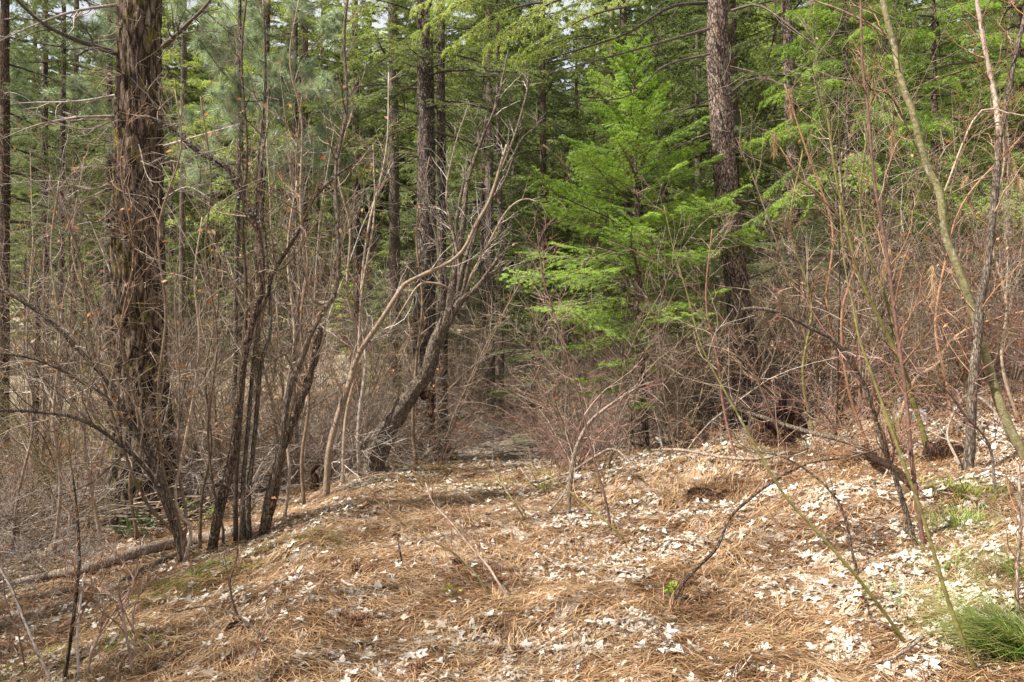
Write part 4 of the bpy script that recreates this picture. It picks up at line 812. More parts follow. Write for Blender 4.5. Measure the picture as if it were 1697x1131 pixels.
# the rest of the thicket, beyond counting: one object, its copies laid out by geometry nodes
def scatter_nodes(name, pts, scl, sources, label, cat):
    pts = np.asarray(pts, np.float32); n = len(pts); me = bpy.data.meshes.new(name); me.vertices.add(n); me.vertices.foreach_set('co', pts.ravel())
    a = me.attributes.new('size', 'FLOAT', 'POINT'); a.data.foreach_set('value', rng.uniform(scl[0], scl[1], n).astype(np.float32))
    r_ = me.attributes.new('turn', 'FLOAT_VECTOR', 'POINT'); r_.data.foreach_set('vector', np.stack([rng.normal(0, .1, n), rng.normal(0, .1, n), rng.uniform(0, 6.28, n)], -1).astype(np.float32).ravel())
    k_ = me.attributes.new('pick', 'INT', 'POINT'); k_.data.foreach_set('value', rng.integers(0, len(sources), n).astype(np.int32))
    o = link(name, me); ng = bpy.data.node_groups.new(name + '_nodes', 'GeometryNodeTree')
    ng.interface.new_socket('Geometry', in_out='INPUT', socket_type='NodeSocketGeometry'); ng.interface.new_socket('Geometry', in_out='OUTPUT', socket_type='NodeSocketGeometry')
    gi = ng.nodes.new('NodeGroupInput'); go = ng.nodes.new('NodeGroupOutput'); ip = ng.nodes.new('GeometryNodeInstanceOnPoints'); g2 = ng.nodes.new('GeometryNodeGeometryToInstance')
    for src in reversed(sources):
        oi = ng.nodes.new('GeometryNodeObjectInfo'); oi.inputs['Object'].default_value = src; oi.inputs['As Instance'].default_value = False; oi.transform_space = 'ORIGINAL'
        ng.links.new(oi.outputs['Geometry'], g2.inputs[0])
    def at(nm, tp):
        q = ng.nodes.new('GeometryNodeInputNamedAttribute'); q.data_type = tp; q.inputs['Name'].default_value = nm; return q.outputs['Attribute']
    ng.links.new(gi.outputs[0], ip.inputs['Points']); ng.links.new(g2.outputs[0], ip.inputs['Instance']); ip.inputs['Pick Instance'].default_value = True
    ng.links.new(at('pick', 'INT'), ip.inputs['Instance Index']); ng.links.new(at('turn', 'FLOAT_VECTOR'), ip.inputs['Rotation']); ng.links.new(at('size', 'FLOAT'), ip.inputs['Scale'])
    ng.links.new(ip.outputs[0], go.inputs[0]); md = o.modifiers.new('copies', 'NODES'); md.node_group = ng
    return tag(o, label, cat, kind='stuff')
def pts_of(n, f):
    XY = np.array([f() for _ in range(n)]); return np.column_stack([XY, height(XY[:, 0], XY[:, 1]) - .02])
def srcs(*kinds):
    out = []
    for k in kinds:
        for me, _ in SH[k]:
            q = [o for o in COL.objects if o.data == me]
            if q: out.append(q[0])
    return out
def fl():
    while True:
        Y = random.uniform(9.6, 30); X = random.uniform(-.74 * Y, -2.1)
        if (Y < 15 or random.random() < .3) and not (Y < 9.8 and -5.2 < X < -3.4): return X, Y
scatter_nodes('undergrowth', pts_of(180, fl), (.4, .8), srcs('arching grey', 'thin brown', 'low matted grey', 'rusty leafed'), 'tangle of bare grey twigs filling the left slope', 'undergrowth')
def fc():
    while True:
        Y = random.uniform(11.6, 30); X = random.uniform(-3.5, 4.5)
        if Y > 20 or abs(X - float(path_x(Y))) > .85: return X, Y
scatter_nodes('undergrowth', pts_of(240, fc), (.4, .85), srcs('thin brown', 'low matted grey', 'arching grey', 'reddish'), 'tangle of bare brown twigs in the hollow beyond the trail crest', 'undergrowth')
def fr():
    Y = random.uniform(10.3, 30); return random.uniform(1.9 + (Y - 10) * .02, .76 * Y), Y
scatter_nodes('undergrowth', pts_of(340, fr), (.4, .85), srcs('reddish', 'low rust twiggy', 'thin brown', 'rusty leafed', 'arching grey'), 'tangle of reddish twigs across the right slope', 'undergrowth')
scatter_nodes('undergrowth', pts_of(500, lambda: (random.uniform(-14, 40), random.uniform(28, 60))), (.8, 1.5), srcs('thin brown', 'arching grey', 'rusty leafed'), 'far bare brush under the trees of the slope', 'undergrowth')
cr_src = [[o for o in COL.objects if o.data == c[0]] for c in CROWNS]; cr_src = [q[0] for q in cr_src if q]
def fw():
    Y = random.uniform(46, 95); return random.uniform(-.8 * Y, .8 * Y), Y
scatter_nodes('far_woods', pts_of(420, fw), (.85, 1.35), cr_src, 'far-off conifer woods closing the view behind the slope', 'woods')
# low crossed litter of dead sticks under the left thicket
def fsl():
    Y = random.uniform(8.4, 14); return random.uniform(-.74 * Y, -2.3 - (Y < 10) * .9), Y
n = 1000; XY = np.array([fsl() for _ in range(n)]); a = rng.uniform(0, 6.3, n); L = rng.uniform(.3, 1.5, n); P = np.stack([np.stack([XY[:, 0] + np.cos(a) * L * (t - .5), XY[:, 1] + np.sin(a) * L * (t - .5), 0 * a], -1) for t in np.linspace(0, 1, 5)], 1) + rng.normal(0, .03, (n, 5, 3))
P[..., 2] = height(P[..., 0], P[..., 1]) + rng.uniform(.01, .5, n)[:, None] ** 1.3 + rng.normal(0, .2, n)[:, None] * L[:, None] * np.linspace(-.5, .5, 5)[None]
P[..., 2] = np.maximum(P[..., 2], height(P[..., 0], P[..., 1]) + .01)
mb = MB(); tubes(mb, P, np.outer(rng.uniform(.003, .009, n), [1, .9, .8, .6, .4]), 4); tag(mb.build('brushwood', TW['brown']), 'criss-crossed dead brushwood under the left thicket', 'brushwood', kind='stuff')

# ------------------------------------------------------------------ named stems, saplings and branches
def stem_part(root, base, pts, w, mat, ntw=14, Ltw=.5, s=8, k=26, twmat='brown', lv=2, knob=.12, name='stem', t0=.25, angt=42, tw2=4, bark=None, trop=(0, 0, .1)):
    """pts: (u, v, dY) from the base up, dY relative to the base's distance; w: pixel widths at both ends"""
    Yb = base[1]; P3 = [np.array(base) - [0, 0, .04]] + [px(u, v, Yb + d) for u, v, d in pts]; n = len(P3)
    r = np.linspace(w[0], w[1], n) / 2 / F * Yb; P, R = resample(P3, r, k); kn = vnoise(np.arange(k) * .9, np.full(k, Yb * 7.1)) - .5
    mb = MB(); tubes(mb, P, R * (1 + knob * kn * 2), s, cap=True, rough=.10 if s > 5 else 0)
    o = mb.build(name, M.get(mat) or TW[mat], root, smooth=s > 5)
    if ntw:
        mb = MB(); C, CR = grow(P[None], np.minimum(R[None], .016), int(ntw * 1.3), t0, 1, Ltw * 1.35, angt, 6, .2, trop, .5, .0032); tubes(mb, C, CR, 3)
        if lv > 1: E, ER = grow(C, CR, tw2, .2, 1, Ltw * .5, 45, 4, .22, (0, 0, .03), .65, .0024); tubes(mb, E, ER, 3)
        mb.build('twigs', TW[twmat], root)['kind'] = 'stuff'
    return o, P, R
def leaves_on(root, P, n, mat='dry_leaf', sz=(.015, .035), name='dry_leaves'):
    P = np.asarray(P); i = rng.integers(0, len(P), n); Q0 = P[i] + rng.normal(0, .025, (n, 3)); d = nrm(rng.normal(size=(n, 3)) + [0, 0, -.6]); w = nrm(np.cross(d, rng.normal(size=(n, 3)))); s = rng.uniform(*sz, n)[:, None]
    V = np.stack([Q0, Q0 + d * s + w * s * .5, Q0 + d * s * 2, Q0 + d * s - w * s * .5], 1).reshape(-1, 3); b = np.arange(n) * 4
    MB().add(V, np.stack([b, b + 1, b + 2, b + 3], -1)).build(name, M[mat], root)['kind'] = 'stuff'
def flat(l, d0=0, d1=None):
    d1 = d0 if d1 is None else d1; n = len(l); return [(u, v, d0 + (d1 - d0) * i / max(1, n - 1)) for i, (u, v) in enumerate(l)]

# B: bushy arching clump in front of the great pine
b = hit(302, 936); r = empty('arching_shrub', b, 'multi-stemmed shrub whose long limbs arch left across the foot of the great pine', 'shrub')
for l, w, d, nt in [([(290, 868), (273, 814), (249, 750), (215, 700), (190, 650), (140, 590), (80, 530), (20, 490), (-40, 465)], (11, 5), -.4, 16),
                    ([(287, 850), (262, 790), (235, 735), (205, 692), (175, 659), (134, 632), (84, 605), (44, 592), (-10, 586)], (8, 3.5), -.7, 16),
                    ([(288, 880), (262, 810), (240, 775), (215, 750), (181, 723), (141, 699), (94, 686), (3, 680), (-40, 690)], (8, 4), -1.0, 16),
                    ([(308, 851), (300, 811), (295, 750), (297, 672), (296, 600), (290, 500), (296, 420)], (6, 2), .1, 12),
                    ([(318, 880), (303, 860), (290, 820), (305, 740), (320, 660), (330, 560), (322, 460), (335, 360)], (7, 2), -.2, 14),
                    ([(293, 890), (255, 850), (225, 800), (190, 700), (150, 560), (130, 420), (80, 300)], (7, 2), -.5, 14),
                    ([(300, 880), (270, 780), (262, 650), (275, 520), (262, 380), (300, 250), (290, 150)], (7, 2), -.2, 16)]:
    o, P, R = stem_part(r, b, flat(l, 0, d), w, 'bark_grey' if w[0] > 7.5 else 'brown', nt, .55, twmat='brown')
    leaves_on(r, P, 12)
# C: trailside clump
b = hit(392, 902); r = empty('stem_clump', b, 'clump of slender bark-peeling stems at the left edge of the trail', 'shrub')
for l, w, d, nt, m in [([(391, 800), (398, 700), (405, 600), (408, 480), (402, 370), (410, 250), (400, 100), (410, -20)], (8, 3), .1, 16, 'brown'), ([(402, 880), (403, 800), (408, 740), (420, 600), (432, 480), (425, 300), (440, 150), (436, 0)], (10, 3), .2, 14, 'bark_grey'),
                       ([(412, 880), (412, 820), (418, 760), (425, 690), (433, 600), (447, 558), (448, 505), (440, 400), (430, 300), (445, 200)], (10, 3), .3, 14, 'bark_grey'), ([(370, 880), (352, 800), (345, 700), (360, 560), (340, 420), (350, 300), (332, 160)], (5, 2), -.1, 14, 'brown')]:
    o, P, R = stem_part(r, b + [(l[0][0] - 392) / F * b[1], 0, 0], flat(l, 0, d), w, m, nt, .5); leaves_on(r, P, 16)
b = hit(349, 920); r = empty('split_sapling', b, 'dark split and peeling stem that arches up to a lichen-hung tip', 'shrub')
o, P, R = stem_part(r, b, flat([(362, 850), (378, 790), (388, 740), (396, 672), (403, 605), (413, 555), (433, 480), (432, 414), (418, 360), (393, 312), (376, 279), (322, 248), (279, 208), (240, 192)], 0, .3), (17, 5), 'bark_dark', 18, .55, s=12, k=60)
tip = P[40:58]
stem_part(r, P[29], [(413, 545, .2), (440, 498, .25), (452, 454, .3), (477, 414, .3), (497, 380, .3), (520, 330, .35), (560, 290, .35), (600, 262, .4)], (9, 3), 'bark_dark', 14, .5, name='fork')
n = 260; i = rng.integers(0, len(tip), n); c0 = tip[i] + rng.normal(0, .022, (n, 3)); mb = MB()
for q in range(3):
    d = nrm(rng.normal(size=(n, 3))); w = nrm(np.cross(d, rng.normal(size=(n, 3)))); s = rng.uniform(.008, .02, n)[:, None]; mb.add(np.stack([c0, c0 + d * s + w * s * .6, c0 + d * s * 1.6, c0 + d * s - w * s * .6], 1).reshape(-1, 3), np.arange(n * 4).reshape(-1, 4))
mb.build('lichen', M['lichen'], r)['kind'] = 'stuff'
b = hit(433, 893); r = empty('forked_sapling', b, 'grey stem leaning right beside the trailside clump, with orange leaf scraps', 'shrub')
o, P, R = stem_part(r, b, flat([(445, 820), (465, 750), (477, 655), (504, 585), (524, 531), (558, 480), (560, 370), (556, 280), (575, 180), (570, 60), (580, -30)], 0, .3), (13, 4), 'bark_grey', 18, .55, s=10); leaves_on(r, P, 34, sz=(.02, .04))
stem_part(r, P[11], [(520, 500, .1), (505, 440, .1), (498, 330, .1), (500, 200, .1), (480, 100, 0), (495, 0, 0)], (6, 2), 'brown', 14, .5, name='fork')
b = hit(439, 886); r = empty('dead_snag', b, 'thick dark dead stem snapped off at eye height, leaning right', 'dead stem')
stem_part(r, b, flat([(455, 820), (463, 770), (480, 715), (500, 660), (508, 640), (520, 600), (530, 543)], 0, .25), (12, 12), 'bark_dark', 6, .3, s=12, k=40, knob=.35)
b = hit(520, 812); r = empty('dead_snag', b, 'short dark broken stub among saplings at the trail edge', 'dead stem'); stem_part(r, b, flat([(523, 795), (518, 782), (526, 770)]), (12, 7), 'rot', 0, s=8, k=10, knob=.5)
# D: pale crooked sapling
b = hit(540, 826); r = empty('crooked_sapling', b, 'light brown sapling whose crooked top bends over to the leaning tree', 'sapling')
o, P, R = stem_part(r, b, flat([(545, 750), (560, 690), (580, 632), (594, 588), (627, 538), (657, 491), (671, 471), (705, 454), (742, 437), (768, 414), (790, 370), (812, 330), (840, 240)], 0, .4), (11, 4.5), 'brown', 14, .45, s=8, k=50, twmat='grey')
stem_part(r, P[12], [(590, 560, .1), (575, 480, .1), (580, 380, .1), (560, 280, .1), (585, 180, .1)], (6, 2), 'brown', 14, .45, name='fork')
for (bu, bv), l, lb in [((568, 806), [(572, 700), (592, 600), (600, 480), (620, 360), (618, 240)], 'thin straight sapling just right of the crooked one'), ((596, 792), [(594, 700), (606, 600), (598, 500), (610, 380), (640, 250), (644, 120)], 'thin grey sapling left of the leaning trunk foot'),
                        ((505, 842), [(500, 760), (512, 660), (498, 540), (510, 430), (490, 300), (500, 160)], 'slender sapling right of the forked grey stem'), ((470, 862), [(480, 780), (470, 680), (488, 560), (476, 420), (492, 300)], 'thin sapling close behind the snapped dark stem'),
                        ((690, 775), [(684, 700), (690, 600), (700, 500), (690, 380), (712, 260)], 'thin upright sapling right of the leaning trunk foot'), ((330, 918), [(335, 820), (350, 740), (340, 620), (362, 500), (350, 380)], 'thin brown sapling between the arching shrub and the clump'),
                        ((230, 900), [(215, 800), (230, 700), (200, 560), (222, 420), (200, 280), (215, 180)], 'bare sapling standing in front of the great pine'), ((170, 905), [(150, 800), (140, 700), (165, 560), (120, 420), (140, 260)], 'bare sapling just left of the great pine foot'),
                        ((90, 915), [(100, 800), (88, 690), (100, 560), (84, 420), (98, 300)], 'grey-green pole sapling near the left edge'), ((20, 920), [(30, 820), (55, 700), (44, 560), (60, 400)], 'bare sapling at the far left edge')]:
    b = hit(bu, bv); r = empty('sapling', b, lb, 'sapling', 'saplings along the left side of the trail'); o, P, R = stem_part(r, b, flat(l, 0, random.uniform(-.2, .4)), (6.5, 2), 'brown', 18, .45, twmat=random.choice(['brown', 'grey', 'rust'])); leaves_on(r, P, 18)

# E: leaning tree
b = hit(618, 782); r = empty('leaning_tree', b, 'old grey tree leaning right from the crest of the trail, splitting into upright limbs', 'tree')
P3 = [b + [-.03, 0, -.12]] + [px(u, v, b[1]) for u, v in [(627, 750), (657, 692), (688, 645), (708, 618), (721, 571), (741, 528), (750, 508)]]
trunk_mesh(P3, np.array([38, 35, 31, 29, 27, 24, 24, 22]) / 2 / F * b[1], 28, 90, .2, 16, 3, .25).build('trunk', M['bark_grey'], r, smooth=True)
top_ = px(748, 514, b[1])
for l, w, d in [([(761, 500), (770, 495), (792, 475), (806, 455), (829, 424)], (19, 5), -.1), ([(750, 470), (758, 430), (768, 370), (775, 302), (800, 228), (825, 168), (842, 84)], (17, 3), .2), ([(770, 470), (785, 400), (800, 350), (835, 302), (862, 235), (896, 205)], (10, 3), 0),
                ([(752, 450), (755, 380), (765, 320), (775, 286), (795, 235), (775, 175)], (9, 2.5), .3), ([(765, 450), (790, 380), (815, 320), (852, 228), (876, 141), (870, 120)], (11, 3), .1), ([(740, 470), (725, 400), (700, 330), (640, 290), (600, 230)], (8, 2), .1),
                ([(775, 470), (812, 400), (840, 350), (870, 330), (900, 340)], (7, 2.5), -.2), ([(745, 480), (700, 470), (672, 505), (640, 560)], (6, 2.5), -.4), ([(760, 440), (740, 330), (752, 250), (774, 180)], (7, 2), .2)]:
    stem_part(r, top_ + [(l[0][0] - 755) / F * b[1] * .5, 0, 0], flat(l, 0, d), (w[0] * .85, w[1] * .8), 'bark_grey' if w[0] > 7.5 else 'brown', 12, .4, s=8, k=30, twmat='grey', name='limb', knob=.2)
stem_part(r, px(700, 652, b[1]), flat([(712, 655), (716, 680), (712, 692)], -.05), (12, 5), 'rot', 0, s=7, k=10, name='broken_limb', knob=.4)
b = hit(668, 772)
# F: right side
b = hit(1700, 765); r = empty('alder_tree', b, 'smooth pale green-barked stem curving up the right side, leaning left at the top', 'tree')
o, P, R = stem_part(r, b, flat([(1695, 750), (1678, 720), (1655, 666), (1638, 605), (1624, 565), (1614, 518), (1591, 454), (1567, 390), (1557, 319), (1537, 279), (1524, 235), (1513, 188), (1497, 145), (1483, 84), (1463, 0), (1455, -60)], 0, .2), (16, 9), 'bark_pale', 12, .6, s=14, k=80, twmat='green', knob=.10)
for i, l, w in [(62, [(1470, 60, .1), (1400, 20, .2), (1360, 5, .3), (1290, -10, .4)], (5, 2)), (47, [(1480, 165, .0), (1445, 150, -.2), (1430, 120, -.3)], (3, 1.5)), (42, [(1620, 190, 0), (1680, 190, -.2), (1740, 200, -.3)], (4, 2)), (38, [(1600, 240, 0), (1690, 195, -.2)], (3, 1.5)), (28, [(1550, 300, .1), (1590, 225, .2), (1690, 180, .3)], (4, 1.5))]:
    stem_part(r, P[i], l, w, 'brown', 8, .4, s=5, k=14, twmat='rust', name='branch')
b = hit(1601, 783); r = empty('forked_tree', b, 'slim grey trunk at right that forks into two at the height of the firs', 'tree')
o, P, R = stem_part(r, b, flat([(1607, 750), (1611, 656), (1619, 572), (1624, 504), (1634, 454), (1644, 370), (1652, 290), (1657, 215)], 0, .1), (18, 10), 'bark_grey', 10, .45, s=12, k=60, twmat='rust')
stem_part(r, P[-2], [(1650, 170, .1), (1636, 100, .1), (1622, 20, .1), (1612, -60, .1)], (9, 6), 'red', 6, .4, name='limb', twmat='rust'); stem_part(r, P[-2], [(1672, 150, .1), (1683, 90, .1), (1700, 20, .1), (1712, -60, .1)], (9, 6), 'bark_grey', 6, .4, name='limb', twmat='rust')
b = hit(1533, 908); r = empty('thin_stem', b, 'tall straight reddish-brown stem rising in front of the right-hand firs', 'sapling')
o, P, R = stem_part(r, b, flat([(1520, 830), (1510, 750), (1500, 645), (1486, 545), (1476, 464), (1463, 380), (1449, 302), (1439, 188), (1429, 100), (1426, -30)], 0, .3), (7.5, 4), 'red', 16, .35, s=7, twmat='rust', k=50)
b = hit(1521, 912); r = empty('arched_stem', b, 'grey leafless stem that rises and arches over to the left above the fallen branches', 'sapling')
stem_part(r, b, flat([(1504, 858), (1481, 784), (1467, 750), (1450, 692), (1429, 632), (1385, 568), (1345, 545), (1300, 522), (1260, 512), (1230, 513)], 0, -.3), (9, 5.5), 'bark_grey', 12, .3, s=9, k=50, twmat='red')
b = hit(1629, 1128); r = empty('green_whip', b, 'long olive-green whip rising from the lower right corner towards the upper left', 'sapling')
stem_part(r, b, flat([(1599, 1070), (1568, 986), (1531, 861), (1491, 750), (1463, 672), (1439, 605), (1423, 558), (1413, 504), (1405, 470), (1396, 410), (1392, 340)], 0, .25), (8, 1.5), 'green', 3, .2, s=8, k=40, twmat='green')
b = hit(1514, 1070); r = empty('green_whip', b, 'olive whip leaning left across the sunlit bank from beside the small green tuft', 'sapling')
stem_part(r, b, flat([(1430, 969), (1363, 891), (1302, 824), (1258, 750), (1211, 666), (1164, 578), (1140, 491), (1118, 420), (1100, 340)], 0, .4), (6.5, 1.4), 'green', 7, .35, s=8, k=40, twmat='brown')
b = hit(1536, 745); r = empty('green_whip', b, 'pair of mossy green whips standing left of the pale alder', 'sapling')
stem_part(r, b, flat([(1530, 716), (1503, 639), (1483, 582), (1450, 514), (1423, 454), (1402, 370), (1385, 290), (1370, 180)], 0, -.2), (9, 4), 'green', 12, .4, s=8, k=40, twmat='brown')
stem_part(r, b, flat([(1515, 660), (1490, 590), (1470, 500), (1440, 420), (1425, 330), (1440, 200), (1450, 90)], 0, .2), (7, 3), 'green', 12, .4, s=8, k=40, twmat='brown')
b = hit(1482, 716); r = empty('rust_arc_stem', b, 'rust-orange stem sweeping in an arc to the right behind the pale alder', 'sapling')
stem_part(r, b, flat([(1500, 665), (1520, 625), (1552, 605), (1572, 571), (1600, 548), (1651, 528), (1710, 514)], 0, -.2), (6, 4), 'rust', 10, .3, s=7, k=36, twmat='rust')
b = hit(1112, 1003); r = empty('curved_sapling', b, 'dark wiry sapling curving up and right from a small mossy tuft on the bank', 'sapling')
stem_part(r, b, flat([(1128, 972), (1154, 942), (1188, 908), (1208, 861), (1238, 831), (1295, 790), (1346, 767), (1413, 757), (1470, 740)], 0, .7), (7, 3), 'bark_dark', 14, .3, s=8, k=40, twmat='rust', t0=.45)
b = hit(1428, 962); r = empty('curved_sapling', b, 'thin dark sapling bowing left above the sunlit bank', 'sapling')
stem_part(r, b, flat([(1413, 918), (1403, 868), (1386, 827), (1343, 784), (1295, 757), (1250, 748)], 0, .3), (5, 3), 'bark_dark', 8, .3, s=7, k=30, twmat='brown')
for (bu, bv), l, w, m, lb in [((1050, 742), [(1040, 640), (1028, 560), (1000, 460), (960, 350), (940, 280), (900, 240)], (7, 3), 'green', 'bare olive stem in front of the young fir on its left'), ((1098, 745), [(1090, 640), (1096, 540), (1075, 420), (1098, 300)], (6, 2), 'grey', 'pale thin dead stem right of the young fir trunk'),
                              ((1040, 760), [(1045, 700), (1030, 600), (1040, 480), (1010, 380)], (5, 2), 'grey', 'pale thin dead stem left of the young fir trunk'), ((1015, 881), [(1001, 817), (981, 750), (955, 640), (925, 540), (900, 460), (890, 380)], (4.5, 2), 'red', 'thin reddish stem reaching up from the right edge of the trail'),
                              ((1170, 730), [(1150, 640), (1130, 560), (1100, 480), (1060, 380), (1040, 250)], (5, 2), 'brown', 'thin brown stem left of the scaly trunk foot'), ((1310, 760), [(1280, 690), (1240, 600), (1190, 520), (1100, 440), (1010, 400)], (5, 2), 'red', 'slanting reddish stem passing before the scaly trunk'),
                              ((1400, 700), [(1390, 600), (1370, 500), (1380, 380), (1340, 260), (1300, 140)], (6, 2.5), 'rust', 'rusty stem between the arched stem and the firs'), ((1580, 720), [(1570, 640), (1550, 540), (1570, 420), (1600, 330), (1690, 230)], (6, 2.5), 'rust', 'rusty stem leaning right behind the pale alder'),
                              ((1690, 700), [(1660, 600), (1668, 500), (1640, 380), (1665, 260), (1640, 130)], (6, 2.5), 'brown', 'brown stem close to the right edge behind the alder foot'), ((1350, 720), [(1330, 620), (1345, 500), (1310, 380), (1330, 250)], (6, 2.5), 'green', 'olive stem rising above the hollow stump'),
                              ((1440, 740), [(1405, 640), (1395, 520), (1420, 400), (1330, 300), (1290, 240)], (6, 2.5), 'rust', 'rusty twisted stem below the arched grey one'), ((1220, 760), [(1200, 680), (1190, 600), (1170, 500), (1180, 380)], (5, 2), 'red', 'reddish stem at the scaly trunk foot'),
                              ((1650, 820), [(1640, 740), (1600, 690), (1560, 640), (1480, 600)], (5, 2.5), 'grey', 'pale crooked stem low beside the forked grey trunk')]:
    b = hit(bu, bv); r = empty('thin_stem', b, lb, 'sapling', 'bare thin stems of the right bank'); stem_part(r, b, flat(l, 0, random.uniform(-.3, .4)), w, m, 16, .4, s=6, k=30, twmat=random.choice(['rust', 'red', 'brown']), tw2=5)

# G: fallen and dead branches
def branch_on(label, name, pts, w, mat, ntw=8, Ltw=.3, cat='branch', group=None, s=8, twmat='grey', k=34):
    """pts (u, v, lift): each pixel is met on the ground and lifted"""
    P3 = np.array([hit(u, v + 1) * [1, 1, 1] + [0, 0, z] for u, v, z in pts]); r = empty(name, P3[0], label, cat, group); R0 = np.linspace(w[0], w[1], len(P3)) / 2
    P, R = resample(P3, R0, k); mb = MB(); tubes(mb, P, R[None], s, cap=True, rough=.25); mb.build('stem', M.get(mat) or TW[mat], r, smooth=True)
    if ntw:
        mb = MB(); C, CR = grow(P[None], R[None] * .7, ntw, .15, 1, Ltw, 50, 5, .2, (0, 0, .05), .5, .002); tubes(mb, C, CR, 4); E, ER = grow(C, CR, 2, .3, 1, Ltw * .4, 45, 4, .2, (0, 0, .03), .6, .0014); tubes(mb, E, ER, 3); mb.build('twigs', TW[twmat], r)['kind'] = 'stuff'
    return r
fb = 'fallen branches on the ground'
branch_on('long pale peeled log lying across the slope at lower left', 'fallen_log', [(-20, 992, .05), (60, 972, .07), (150, 955, .08), (230, 930, .09), (290, 915, .09), (345, 905, .08), (410, 888, .06)], (.06, .13), 'dead_wood', 3, .3, 'log', None, 12, k=60)
branch_on('thinner barked log lying just below the pale one', 'fallen_log', [(215, 965, .03), (250, 945, .04), (300, 925, .04), (330, 916, .04)], (.05, .07), 'bark_grey', 0, .3, 'log', None, 10)
branch_on('bleached branching stick lying at the right edge of the trail', 'fallen_branch', [(862, 792, .12), (883, 815, .1), (917, 815, .16), (947, 818, .22), (985, 805, .3), (1018, 800, .34), (1055, 812, .2)], (.022, .03), 'dead_wood', 8, .35, 'branch', fb)
branch_on('short bleached prong running down to the trail', 'fallen_branch', [(950, 822, .2), (930, 845, .12), (902, 862, .03)], (.025, .02), 'dead_wood', 4, .25, 'branch', fb)
branch_on('long grey fallen branch sagging across the right bank', 'fallen_branch', [(1130, 690, .5), (1180, 715, .4), (1240, 735, .35), (1300, 752, .3), (1350, 760, .25), (1410, 768, .2), (1450, 775, .12)], (.035, .06), 'bark_grey', 14, .5, 'branch', fb, twmat='rust')
branch_on('dark charred-looking branch continuing down from the grey one', 'fallen_branch', [(1432, 775, .18), (1450, 788, .15), (1480, 800, .12), (1515, 818, .05)], (.07, .06), 'rot', 3, .3, 'branch', fb)
branch_on('pale dead branch lying below the young fir', 'fallen_branch', [(1080, 760, .1), (1130, 762, .1), (1200, 775, .1), (1260, 778, .1), (1310, 772, .14)], (.03, .03), 'dead_wood', 8, .4, 'branch', fb)
branch_on('bone-white forked stick leaning at the alder foot', 'fallen_branch', [(1590, 790, .1), (1570, 760, .25), (1600, 735, .45), (1640, 745, .4), (1680, 765, .15)], (.022, .03), 'dead_wood', 8, .3, 'branch', fb)
branch_on('crooked grey stick at the lower right, on the leaves', 'fallen_branch', [(1365, 1110, .02), (1430, 1110, .03), (1480, 1108, .05), (1530, 1085, .08)], (.008, .018), 'dead_wood', 3, .15, 'stick', fb)
branch_on('thin dark twig arching over the small hole at left', 'fallen_branch', [(290, 1042, .1), (350, 1045, .14), (410, 1058, .08), (455, 1088, .01)], (.008, .012), 'bark_grey', 5, .2, 'stick', fb)
branch_on('crooked grey stick behind the lower left saplings', 'fallen_branch', [(100, 985, .1), (140, 995, .14), (175, 1005, .1), (215, 1018, .03)], (.012, .02), 'dead_wood', 4, .2, 'stick', fb)
branch_on('weathered log on the pale slope left of the great pine', 'fallen_log', [(5, 625, .1), (60, 600, .2), (110, 578, .2), (150, 560, .1)], (.13, .12), 'bark_grey', 6, .8, 'log', None, 10)
branch_on('pale dead log in the hollow beyond the trail crest', 'fallen_log', [(700, 770, .1), (740, 745, .2), (800, 742, .2), (860, 728, .1)], (.06, .05), 'dead_wood', 8, .5, 'log', None, 8)
# bleached upright dead branch at the centre right
b = hit(942, 856); r = empty('dead_sapling', b, 'bleached bone-coloured dead stem bending right at the edge of the trail', 'dead stem')
stem_part(r, b, flat([(944, 807), (953, 750), (973, 706), (997, 682), (1030, 659), (1064, 639), (1087, 633)], 0, .1), (8, 3.5), 'dead_wood', 12, .4, s=8, twmat='red', k=36)
# saplings on the trail
def trail_sapling(bu, bv, l, w, mat, lb, d=.5, ntw=9, Ltw=.25, twm='rust', nm='trail_sapling'):
    b = hit(bu, bv); r = empty(nm, b, lb, 'sapling', 'small bare saplings in the foreground'); stem_part(r, b, flat(l, 0, d), w, mat, ntw, Ltw, s=7, k=30, twmat=twm, tw2=2, trop=(0, 0, .2), t0=.2)
trail_sapling(823, 998, [(796, 962), (759, 922), (708, 892), (671, 868), (621, 828)], (4.2, 1.6), 'green', 'olive sapling leaning left over the middle of the trail')
trail_sapling(857, 1002, [(826, 966), (809, 939), (776, 902), (749, 868), (718, 834), (705, 800)], (4.4, 1.6), 'red', 'reddish sapling rooted beside the olive one in mid-trail')
trail_sapling(1052, 900, [(1008, 868), (964, 831), (917, 794), (860, 765)], (4, 2), 'green', 'green whip leaning left across the bleached sticks', .4)
trail_sapling(873, 860, [(850, 830), (830, 800), (805, 770)], (3.5, 1.5), 'green', 'small olive twig at the right side of the trail crest')
trail_sapling(668, 940, [(662, 910), (658, 890)], (3.5, 2), 'bark_dark', 'short dark twig stub left of mid-trail', .05, 2, .06)
trail_sapling(645, 935, [(620, 920), (590, 905), (560, 890)], (2.5, 1.5), 'brown', 'hair-thin brown twig creeping left over the needles', .2, 3, .1)
trail_sapling(409, 1117, [(438, 1046), (472, 999), (505, 935)], (3, 1.4), 'red', 'thin stem leaning right from the lower left of the trail', .3, 3, .15)
trail_sapling(415, 1038, [(391, 1013), (381, 966), (392, 925), (398, 868), (404, 820)], (4, 2), 'brown', 'crooked twig standing at the trail\'s left edge above the hole', .2, 5, .15)
trail_sapling(104, 1131, [(118, 1053), (130, 952), (131, 912), (128, 850), (120, 780)], (7, 3), 'bark_dark', 'dark upright sapling at the lower left', .3, 12, .35)
